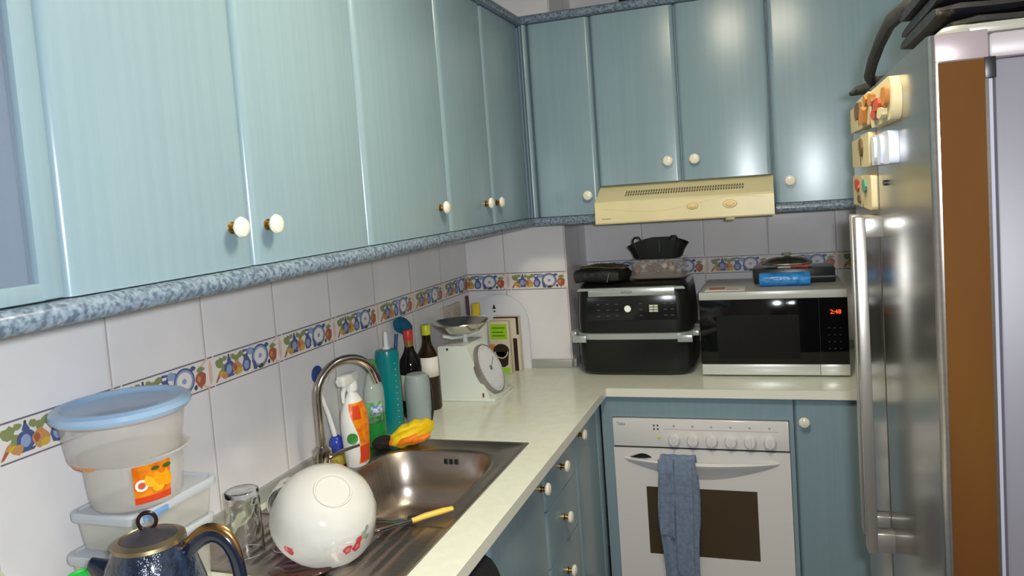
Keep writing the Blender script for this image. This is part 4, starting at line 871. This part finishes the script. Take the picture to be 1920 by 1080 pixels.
# ------------------------------------------------------------------ microwave
MX0, MX1, MY = 0.952, 1.448, -0.139
t = thing('microwave', 'black-fronted microwave with a steel strip and red clock display', 'microwave', (1.2, 0.03, 0.9))
mwg = mat('microwave_grey', (176, 176, 170), 0.35, 0.2)
b = MB(); b.box(MX0+0.002, MX1-0.002, MY+0.012, 0.235, 0.912, 1.207, 0.003); b.build('body', mwg, t)
b = MB(); b.box(MX0, MX1, MY, MY+0.013, 0.947, 1.178, 0.001); fr_ = b.build('front', black_gl, t)
b = MB(); b.box(MX0, MX1, MY-0.001, MY+0.013, 1.1785, 1.207, 0.003); b.build('top_strip', mat('pale_grey', (196, 198, 192), 0.3, 0.1), t)
b = MB(); b.box(MX0, 1.352, MY-0.002, MY+0.013, 0.908, 0.9455, 0.001); b.build('door_strip', mat('strip_steel', (226, 226, 222), 0.28, 0.35), t)
b = MB(); b.box(1.3535, MX1, MY-0.002, MY+0.013, 0.908, 0.9455, 0.001); b.build('door_release', MATS['strip_steel'], t)
b = MB(); b.box(1.010, 1.290, MY-0.0006, MY, 0.966, 1.122); b.build('window', mat('mesh_window', (24, 25, 24), 0.2), fr_, smooth=False)
b = MB(); b.box(1.3555, 1.3565, MY-0.0006, MY, 0.947, 1.178); b.build('door_gap', dark_m, fr_, smooth=False)
text('2:48', 'clock_digits', 0.021, (1.409, MY-0.0008, 1.129), FACEY, mat('red_led', (255, 66, 10), 0.4, emit=2.2), t)
b = MB()
for i in range(3):
    for j in range(4): b.box(1.382+0.018*i, 1.389+0.018*i, MY-0.0005, MY, 1.00+0.024*j, 1.0025+0.024*j)
b.build('key_marks', mat('key_print', (40, 44, 42), 0.5), fr_, smooth=False)
b = MB()
for x in (0.98, 1.42):
    for y in (-0.10, 0.20): b.lathe([(0.012, 0), (0.012, 0.012)], (x, y, 0.9002), 12)
b.build('feet', black_pl, t)
# on the microwave
t = thing('leaflet', 'flat printed paper leaflet on the left end of the microwave', 'leaflet', (1.04, 0.02, 1.207))
b = MB(); b.box(0.972, 1.112, -0.115, 0.01, 1.2075, 1.2095, 0.0005, mtx=None); b.build('paper', paper, t)
fp_ = MB(); fp_.box(0.985, 1.04, -0.09, -0.03, 1.2096, 1.2099); fp_.box(1.045, 1.09, -0.10, -0.085, 1.2096, 1.2099); fp_.build('print', mat('leaflet_red', (190, 110, 80), 0.5), t, smooth=False)
t = thing('tray_box', 'flat black box on the right end of the microwave behind the blue roll', 'box', (1.29, 0.12, 1.207))
b = MB(); b.box(1.140, 1.425, 0.045, 0.20, 1.2075, 1.262, 0.004); b.build('box', mat('box_black', (26, 30, 30), 0.3), t)
b = MB(); b.box(1.335, 1.422, 0.0440, 0.0449, 1.226, 1.232); b.build('stripe', mat('stripe_grey', (74, 84, 80), 0.4), t, smooth=False)
b = MB(); b.lathe([(0.0, -0.088), (0.010, -0.088), (0.013, -0.090), (0.023, -0.088), (0.0245, -0.082), (0.0238, 0.0), (0.0245, 0.080), (0.023, 0.086), (0.012, 0.086), (0.010, 0.078), (0, 0.078)], (1.250, -0.02, 1.2325), 32, Matrix.Rotation(PI/2, 3, 'Y'))
o = b.build('bag_roll', mat('blue_film', (66, 150, 222), 0.25, bump=0.3, bscale=40, vscale=(40, 40, 90), col2=(30, 120, 196))); tag(origin(o, (1.250, -0.02, 1.2075)), 'bright blue roll of bags lying at the front of the microwave top', 'roll')
t = thing('snack_packet', 'red and white packet lying on the black box under the dish', 'packet', (1.265, 0.12, 1.262))
b = MB(); b.box(1.222, 1.335, 0.055, 0.15, 1.2625, 1.274, 0.003); b.build('packet', mat('packet_red', (196, 70, 70), 0.4), t)
b = MB(); b.box(1.228, 1.272, 0.0544, 0.055, 1.2635, 1.270); b.build('white_panel', paper, t, smooth=False)
t = thing('glass_lid', 'shallow glass lid with a pale knob on top of the packet', 'lid', (1.27, 0.12, 1.2745))
b = MB(); b.lathe([(0.088, 0.0), (0.090, 0.003), (0.089, 0.007)], (1.262, 0.115, 1.2750), 40); b.build('rim', mat('lid_rim', (196, 190, 180), 0.2, 0.8), t)
b = MB(); b.lathe([(0.088, 0.0065), (0.07, 0.018), (0.04, 0.026), (0.0, 0.028)], (1.262, 0.115, 1.2750), 40); b.build('glass', mat('smoked_glass', (60, 62, 44), 0.06, alpha=0.8), t)
b = MB(); b.lathe([(0.008, 0), (0.014, 0.004), (0.017, 0.010), (0.014, 0.014), (0, 0.015)], (1.262, 0.115, 1.3025), 24); b.build('knob', mat('lid_knob', (190, 190, 170), 0.35), t)

# ------------------------------------------------------------------ stacked containers
def rect_box(name, label, x0, x1, y0, y1, z0, z1, clip=True):
    t = thing(name, label, 'food container', ((x0+x1)/2, (y0+y1)/2, z0)); i = 0.010
    b = MB(); f = lambda k, z: [(x, y, z) for x, y in rrect(x0+k, x1-k, y0+k, y1-k, 0.022-k*0.4)]
    b.rings([f(0.016, z0+0.001), f(0.013, z0+0.006), f(i, (z0+z1)/2), f(0.007, z1-0.014), f(0.004, z1-0.012)], cap0=True); b.build('tub', frost, t)
    b = MB(); b.rings([f(0.001, z1-0.016), f(0.0, z1-0.012), f(0.0, z1-0.003), f(0.002, z1), f(0.008, z1), f(0.010, z1-0.004)], cap1=True); b.build('lid', frost2, t)
    if clip:
        b = MB(); b.box(x1-0.0005, x1+0.004, y0+0.02, y0+0.075, z1-0.015, z1-0.004, 0.0015); b.build('clip', mat('clip_blue', (120, 160, 214), 0.3), t)
    return t
rect_box('food_container', 'clear lidded container at the bottom of the tub stack behind the kettle', 0.020, 0.172, -1.965, -1.745, 0.9005, 1.034, False)
rect_box('food_container', 'clear container with a blue clip in the middle of the tub stack', 0.024, 0.178, -1.952, -1.738, 1.0345, 1.106)
TC = (0.108, -1.870)
t = thing('food_container', 'round clear tub with the orange fruit label under the blue-lidded tub', 'food container', (TC[0], TC[1], 1.1065))
tubp = [(0, 0.001), (0.072, 0.001), (0.076, 0.006), (0.0795, 0.04), (0.083, 0.082), (0.094, 0.086), (0.096, 0.090), (0.094, 0.092), (0.082, 0.088)]
b = MB(); b.lathe(tubp, (TC[0], TC[1], 1.1065), 48); b.build('tub', mat('tub_pinkish', (232, 226, 218), 0.25, alpha=0.40), t)
def tr(z): z -= 1.1065; return 0.076+(0.083-0.076)*(z-0.006)/0.076+0.0008
a0, a1 = CA+0.36, CA+1.16
def cpatch(a0, a1, z0, z1, m, name, parent, off=0, sh=0.0):
    b = MB(); n = 16; b.rings([[(TC[0]+(tr(z)+off)*math.cos(a0+(a1-a0)*i/n), TC[1]+(tr(z)+off)*math.sin(a0+(a1-a0)*i/n), z) for i in range(n+1)] for z in (z0, (z0+z1)/2, z1)], closed=False); return b.build(name, m, parent)
lb = cpatch(a0, a1, 1.118, 1.186, label_o, 'label', t)
cpatch(a0, a1, 1.118, 1.130, red_l, 'red_band', lb, 0.0005)
def cdisc(aa, z, rad, m, name, off=0.001, sq=1.0):
    b = MB(); b.poly([(TC[0]+(tr(z)+off)*math.cos(aa+rad*math.cos(q)/0.08), TC[1]+(tr(z)+off)*math.sin(aa+rad*math.cos(q)/0.08), z+sq*rad*math.sin(q)) for q in [2*PI*i/20 for i in range(20)]]); return b.build(name, m, lb, smooth=False)
cdisc(a0+0.16, 1.151, 0.0105, mat('white_print', (240, 240, 236)), 'emblem'); cdisc(a0+0.16, 1.151, 0.006, mat('emblem_red', (206, 90, 60), 0.4), 'emblem', 0.0014)
for i, (da, z, r_) in enumerate(((0.38, 1.158, 0.013), (0.58, 1.160, 0.014), (0.5, 1.145, 0.011), (0.70, 1.150, 0.010))): cdisc(a0+da, z, r_, mat('fruit_%d' % (i % 2), ((250, 178, 30), (246, 158, 16))[i % 2], 0.35), 'fruit', 0.0008+0.0002*i)
cdisc(a0+0.70, 1.176, 0.008, mat('leaf_dark', (70, 90, 20), 0.4), 'leaf', 0.0018, 0.5); cdisc(a0+0.45, 1.177, 0.007, MATS['leaf_dark'], 'leaf', 0.0018, 0.5)
b = MB(); n = 20; b.rings([[(TC[0]+0.0975*math.cos(CA-1.25+1.0*i/n), TC[1]+0.0975*math.sin(CA-1.25+1.0*i/n), z) for i in range(n+1)] for z in (1.1915, 1.1955)], closed=False); b.build('rim_print', mat('rim_orange', (226, 140, 50), 0.4), t)
U2 = (0.114, -1.890)
t = thing('food_container', 'round clear tub with the light blue lid on top of the stack', 'food container', (U2[0], U2[1], 1.199))
b = MB(); b.lathe([(0, 0.001), (0.088, 0.001), (0.092, 0.006), (0.097, 0.04), (0.101, 0.068), (0.108, 0.072), (0.110, 0.080), (0.105, 0.082)], (U2[0], U2[1], 1.1990), 56); b.build('tub', mat('tub_rosy', (226, 218, 212), 0.25, alpha=0.42), t)
b = MB(); b.lathe([(0.111, -0.006), (0.1145, 0.0), (0.1135, 0.008), (0.107, 0.013), (0.098, 0.013), (0.092, 0.007), (0.087, 0.005), (0.0, 0.006)], (U2[0], U2[1], 1.2800), 64); b.build('lid', bluelid, t)

# ------------------------------------------------------------------ kettle
K = Vector((0.308, -2.048, 0.9)); KM = Matrix.Translation(K) @ Matrix.Rotation(math.radians(14), 4, 'Z') @ Matrix.Diagonal((0.95, 0.95, 1.075, 1))
t = thing('kettle', 'dark navy kettle with antique gold trim and ring-topped lid', 'kettle', tuple(K))
b = MB(); b.lathe([(0, 0.012), (0.075, 0.012), (0.090, 0.02), (0.092, 0.05), (0.088, 0.09), (0.079, 0.14), (0.065, 0.185), (0.053, 0.205)], (0, 0, 0), 64); b.xf(KM).build('body', navy, t)
b = MB(); b.lathe([(0.0, 0.0), (0.078, 0.0), (0.080, 0.006), (0.078, 0.014), (0.0, 0.014)], (0, 0, 0), 40); b.xf(KM).build('base', black_pl, t)
b = MB(); b.lathe([(0.052, 0.203), (0.0555, 0.206), (0.054, 0.211), (0.044, 0.215), (0.042, 0.213)], (0, 0, 0), 56); b.xf(KM).build('trim_ring', gold, t)
b = MB(); b.lathe([(0.0425, 0.213), (0.030, 0.219), (0.015, 0.222), (0.009, 0.226), (0.0, 0.227)], (0, 0, 0), 48); ld = b.xf(KM).build('lid', mat('lid_bronze', (84, 80, 88), 0.35, 0.6), t)
b = MB(); b.tube([(0.0, 0.014*math.cos(a)*0+0.0, 0) if False else (0.0135*math.sin(a), 0.004*0, 0.236-0.0125*math.cos(a)) for a in [2*PI*i/20 for i in range(20)]], 0.0031, 10, closed=True, up=(0, 1, 0)); b.xf(KM @ Matrix.Rotation(0.35, 4, 'Z')).build('lid_ring', mat('ring_dark', (52, 40, 44), 0.25, 0.6), ld)
hp = [(0.058, 0, 0.186), (0.085, 0, 0.207), (0.108, 0, 0.213), (0.128, 0, 0.202), (0.141, 0, 0.178), (0.145, 0, 0.145), (0.140, 0, 0.105), (0.126, 0, 0.070), (0.106, 0, 0.050), (0.086, 0, 0.045)]
def smooth_pts(P, n=3):
    out = []
    P = [Vector(p) for p in P]
    for i in range(len(P)-1):
        p0, p1, p2, p3 = P[max(i-1, 0)], P[i], P[i+1], P[min(i+2, len(P)-1)]
        for k in range(n):
            s = k/n; out.append(0.5*((2*p1)+(p2-p0)*s+(2*p0-5*p1+4*p2-p3)*s*s+(3*p1-p0-3*p2+p3)*s**3))
    return out+[P[-1]]
b = MB(); b.tube(smooth_pts(hp), 0.0115, 14, flat=0.75, up=(0, 1, 0)); h = b.xf(KM).build('handle', mat('navy_smooth', (20, 28, 48), 0.2, coat=0.5), t)
b = MB(); hp2 = [(x+0.004*(1 if x > 0.12 else 0), 0, z+0.0085*(1 if z > 0.17 else 0.2)) for x, y, z in hp[:6]]; b.tube(smooth_pts(hp2), [0.0085]*10+[0.007]*6, 12, flat=0.75, up=(0, 1, 0)); b.xf(KM).build('gold_inlay', mat('warm_gold', (150, 116, 72), 0.3, 1.0), h)
b = MB(); rs = []
for i in range(8):
    s = i/7; cx = -0.062-0.040*s; cz = 0.150+0.026*s; wy = 0.026*(1-s)+0.010*s; hz = 0.028*(1-s)+0.010*s
    rs.append([(cx+0.3*hz*math.sin(q), wy*math.cos(q), cz+hz*math.sin(q)) for q in [2*PI*k/18 for k in range(18)]])
b.rings(rs, cap1=True); b.xf(KM).build('spout', MATS['navy_smooth'], t)

# green-capped bottle and cream jar
c = (0.125, -2.012, 0.9)
t = thing('milk_bottle', 'small bottle with bright green cap at the bottom left edge', 'bottle', c)
bottle([(0, 0.001), (0.034, 0.001), (0.036, 0.006), (0.036, 0.08), (0.024, 0.108), (0.022, 0.115)], c, 'body', white_pl, t)
b = MB(); b.lathe([(0.0275, 0.108), (0.0285, 0.112), (0.0285, 0.130), (0.026, 0.135), (0.020, 0.136), (0.018, 0.133), (0, 0.133)], c, 40)
b.build('cap', mat('bright_green', (24, 190, 70), 0.35), t)
c = (0.062, -2.165, 0.9)
t = thing('storage_jar', 'cream domed jar at the bottom left corner', 'jar', c)
bottle([(0, 0.001), (0.050, 0.001), (0.056, 0.008), (0.058, 0.14)], c, 'body', mat('jar_cream', (236, 230, 206), 0.3), t)
bottle([(0.060, 0.140), (0.061, 0.160), (0.056, 0.185), (0.044, 0.205), (0.025, 0.217), (0, 0.221)], c, 'lid', mat('jar_cream', (236, 230, 206)), t)
bottle([(0.0605, 0.160), (0.0622, 0.163), (0.0605, 0.167)], c, 'lid_ridge', mat('jar_cream', (236, 230, 206)), t)

# ------------------------------------------------------------------ draining board: glasses, bowl, cutlery
ZD = ZT-0.002
def tumbler(c, r0, r1, h, label, cut=True, name='tumbler', m=glass_m):
    t = thing(name, label, 'glass', c)
    b = MB(); n = 48; rs = []
    prof = [(r0*0.5, 0.010), (r0*0.9, 0.012)]+[(r0-0.003+(r1-r0)*k/8, 0.016+(h-0.016)*k/8) for k in range(9)]
    outer = [(r1+0.0005, h), (r1+(r0-r1)*0.05+0.0, h-0.004)]+[(r1+(r0-r1)*(k/16), h-(h)*(k/16)) for k in range(2, 16)]+[(r0, 0.003), (r0-0.004, 0.0005), (0.0, 0.0005)]
    rows = []
    for r, z in prof: rows.append([(r*math.cos(2*PI*i/n), r*math.sin(2*PI*i/n), h-z) for i in range(n)])
    for j, (r, z) in enumerate(outer):
        rows.append([((r+(0.0016*math.sin(2*PI*i/n*6+(z*90))*math.sin(z*95) if cut and 0.01 < z < h*0.72 else 0))*math.cos(2*PI*i/n), (r+(0.0016*math.sin(2*PI*i/n*6+(z*90))*math.sin(z*95) if cut and 0.01 < z < h*0.72 else 0))*math.sin(2*PI*i/n), h-z) for i in range(n)])
    b.rings(rows, cap0=True, cap1=True); b.xf(Matrix.Translation(c)); b.build('glass', m, t, ang=60); return t
tumbler((0.150, -1.650, ZD), 0.034, 0.036, 0.135, 'cut-glass tumbler standing upside down on the draining board')
tumbler((0.222, -1.612, ZD), 0.024, 0.030, 0.095, 'small pinkish cut glass between the tumbler and the big white bowl', m=mat('pink_glass', (250, 226, 240), 0.03, trans=1.0))
# big white bowl tilted, foot up
AX = Vector((0.52, -0.34, 0.78)).normalized(); RQ = AX.to_track_quat('Z', 'Y').to_matrix()
rc = Vector((0.325, -1.625, 0.9022+0.111*math.sqrt(1-AX.z**2)))
t = thing('mixing_bowl', 'large white enamel bowl with red flowers turned over on the draining board', 'bowl', (rc.x, rc.y, 0.902))
bpf = [(q[0]*0.965, q[1]*0.90) for q in [(0.108, 0.0), (0.111, 0.0), (0.1115, 0.004), (0.109, 0.012), (0.1075, 0.030), (0.102, 0.055), (0.090, 0.080), (0.068, 0.100), (0.045, 0.109), (0.040, 0.110), (0.039, 0.113), (0.036, 0.113), (0.034, 0.110), (0.0, 0.110)]]
b = MB(); b.lathe(bpf, rc, 64, RQ); b.lathe([(0.1042, 0.0), (0.101, 0.012), (0.100, 0.027), (0.094, 0.048), (0.083, 0.069), (0.063, 0.086), (0.0, 0.094)], rc, 64, RQ); bw = b.build('bowl', white_en, t)
red_p = mat('flower_red', (206, 60, 70), 0.2); pink_p = mat('flower_pink', (226, 130, 130), 0.2); leaf_p = mat('leaf_grey', (150, 160, 140), 0.3)
def on_bowl(ang, h, rad, m, name, seed, off=0.0006):
    Rr_ = random.Random(seed)
    def surf(a, hh):
        for (ra, za), (rb, zb) in zip(bpf[3:9], bpf[4:10]):
            if hh <= zb: r = ra+(rb-ra)*(hh-za)/(zb-za); break
        else: r = 0.045
        return rc+RQ @ Vector(((r+off)*math.cos(a), (r+off)*math.sin(a), hh+off))
    b = MB(); ctr = surf(ang, h); n = 14; ring = []; ring2 = []
    for i in range(n):
        q = 2*PI*i/n; k = 1+Rr_.uniform(-0.2, 0.2); ring.append(surf(ang+rad*k*math.cos(q)/0.105, h+rad*k*math.sin(q))); ring2.append(surf(ang+0.5*rad*k*math.cos(q)/0.105, h+0.5*rad*k*math.sin(q)))
    b.rings([ring, ring2], cap1=True); return b.build(name, m, t, smooth=False)
FLOW = []
def ang_of(px_dir):  # angle on the bowl whose outward direction is closest to a world direction
    v = RQ.transposed() @ Vector(px_dir); return math.atan2(v.y, v.x)
aA = ang_of((0.75, -0.35, -0.7)); 
on_bowl(aA-0.10, 0.042, 0.010, red_p, 'flower', 1); on_bowl(aA-0.10, 0.042, 0.005, pink_p, 'flower', 2, 0.001); on_bowl(aA+0.10, 0.040, 0.011, red_p, 'flower', 3); on_bowl(aA+0.17, 0.052, 0.008, red_p, 'flower', 4); on_bowl(aA+0.11, 0.040, 0.005, pink_p, 'flower', 5, 0.001)
on_bowl(aA+0.30, 0.055, 0.008, leaf_p, 'leaf', 6); on_bowl(aA+0.38, 0.044, 0.007, leaf_p, 'leaf', 7); on_bowl(aA+0.42, 0.062, 0.006, leaf_p, 'leaf', 8)
aB = ang_of((-0.35, -0.6, -0.75)); on_bowl(aB-0.12, 0.018, 0.009, red_p, 'flower', 9); on_bowl(aB-0.22, 0.016, 0.006, pink_p, 'flower', 10)
# patterned white cup behind bowl
c = Vector((0.115, -1.455, ZD)); t = thing('cup', 'white patterned cup lying behind the big white bowl', 'cup', tuple(c))
CM = Matrix.Translation(c+Vector((0, 0, 0.040))) @ Matrix.Rotation(0.5, 4, 'Z') @ Matrix.Rotation(PI/2, 4, 'X')
b = MB(); b.lathe([(0, -0.045), (0.028, -0.045), (0.032, -0.035), (0.038, 0.02), (0.040, 0.050), (0.0385, 0.050), (0.036, 0.02), (0.028, -0.040), (0, -0.041)], (0, 0, 0), 40); b.xf(CM).build('cup', white_en, t)
b = MB(); 
for i in range(8):
    a = 2*PI*i/8; b.box(-0.004, 0.004, -0.0006, 0.0006, -0.005, 0.005, mtx=CM @ Matrix.Translation((0.0385*math.cos(a), 0.0385*math.sin(a), 0.02)) @ Matrix.Rotation(a+PI/2, 4, 'Z'))
b.build('pattern', leaf_p, t, smooth=False)
# brown ladle / pan lid and saucer by the bowl
b = MB(); b.lathe([(0, 0.0), (0.045, 0.0005), (0.062, 0.006), (0.063, 0.008), (0.058, 0.010), (0.03, 0.013), (0.0, 0.014)], (0, 0, 0), 40, sy=0.55); b.xf(Matrix.Translation((0.322, -1.712, ZT-0.001)) @ Matrix.Rotation(0.3, 4, 'Z'))
o = b.build('serving_spoon', mat('brown_wood_dark', (66, 34, 22), 0.15, coat=0.5)); tag(origin(o, (0.322, -1.712, ZT)), 'dark brown glossy wooden spoon head under the front of the big bowl', 'spoon')
c = (0.425, -1.80, 0.9); b = MB(); b.lathe([(0, 0.002), (0.03, 0.002), (0.042, 0.006), (0.060, 0.016), (0.062, 0.018), (0.058, 0.018), (0.04, 0.009), (0, 0.006)], c, 40)
tag(origin(b.build('saucer', white_en), c), 'white saucer cut by the bottom edge below the big bowl', 'saucer')
# cutlery
t = thing('bread_knife', 'knife with a yellow handle lying across the draining board edge', 'knife', (0.47, -1.45, ZT))
b = MB(); b.tube([(0.448, -1.478, 0.914), (0.47, -1.455, 0.916), (0.500, -1.425, 0.917), (0.516, -1.410, 0.917)], [0.006, 0.008, 0.008, 0.006], 12, flat=0.8); b.build('handle', mat('yellow_handle', (236, 190, 80), 0.3), t)
b = MB(); b.tube([(0.449, -1.477, 0.9135), (0.41, -1.505, 0.910), (0.365, -1.535, 0.906)], [0.006, 0.009, 0.003], 10, flat=0.15); b.build('blade', chrome, t)
t = thing('fork', 'steel fork lying on the draining board next to the knife', 'fork', (0.42, -1.49, ZT))
b = MB(); b.tube([(0.335, -1.478, 0.908), (0.38, -1.470, 0.907), (0.415, -1.462, 0.908)], [0.005, 0.0035, 0.003], 8, flat=0.5); b.build('handle', chrome, t)
b = MB()
b.tube([(0.413, -1.4625, 0.908), (0.428, -1.459, 0.909)], [0.003, 0.011], 10, flat=0.3)
for k in (-1.5, -0.5, 0.5, 1.5): b.tube([(0.428-0.003*k, -1.459+0.0055*k, 0.909), (0.460-0.003*k, -1.451+0.0055*k, 0.912)], [0.002, 0.0012], 6)
b.build('tines', chrome, t)
t = thing('table_knife', 'steel table knife lying on the draining board beside the white bowl', 'knife', (0.42, -1.52, ZT))
b = MB(); b.tube([(0.385, -1.548, 0.909), (0.40, -1.530, 0.909), (0.425, -1.505, 0.911)], [0.003, 0.0045, 0.004], 10, flat=0.6); b.build('handle', black_pl, t)
b = MB(); b.tube([(0.425, -1.505, 0.911), (0.445, -1.488, 0.911), (0.465, -1.468, 0.911)], [0.003, 0.007, 0.002], 8, flat=0.15); b.build('blade', chrome, t)

# ------------------------------------------------------------------ ceiling lamp
t = thing('ceiling_lamp', 'square glowing ceiling lamp above the middle of the kitchen', 'lamp', (LAMP[0], LAMP[1], 2.37))
b = MB(); b.box(LAMP[0]-0.17, LAMP[0]+0.17, LAMP[1]-0.17, LAMP[1]+0.17, 2.405, 2.43, 0.004); b.build('frame', white_pl, t)
b = MB(); b.box(LAMP[0]-0.15, LAMP[0]+0.15, LAMP[1]-0.15, LAMP[1]+0.15, 2.375, 2.404, 0.008); b.build('diffuser', lamp_m, t)
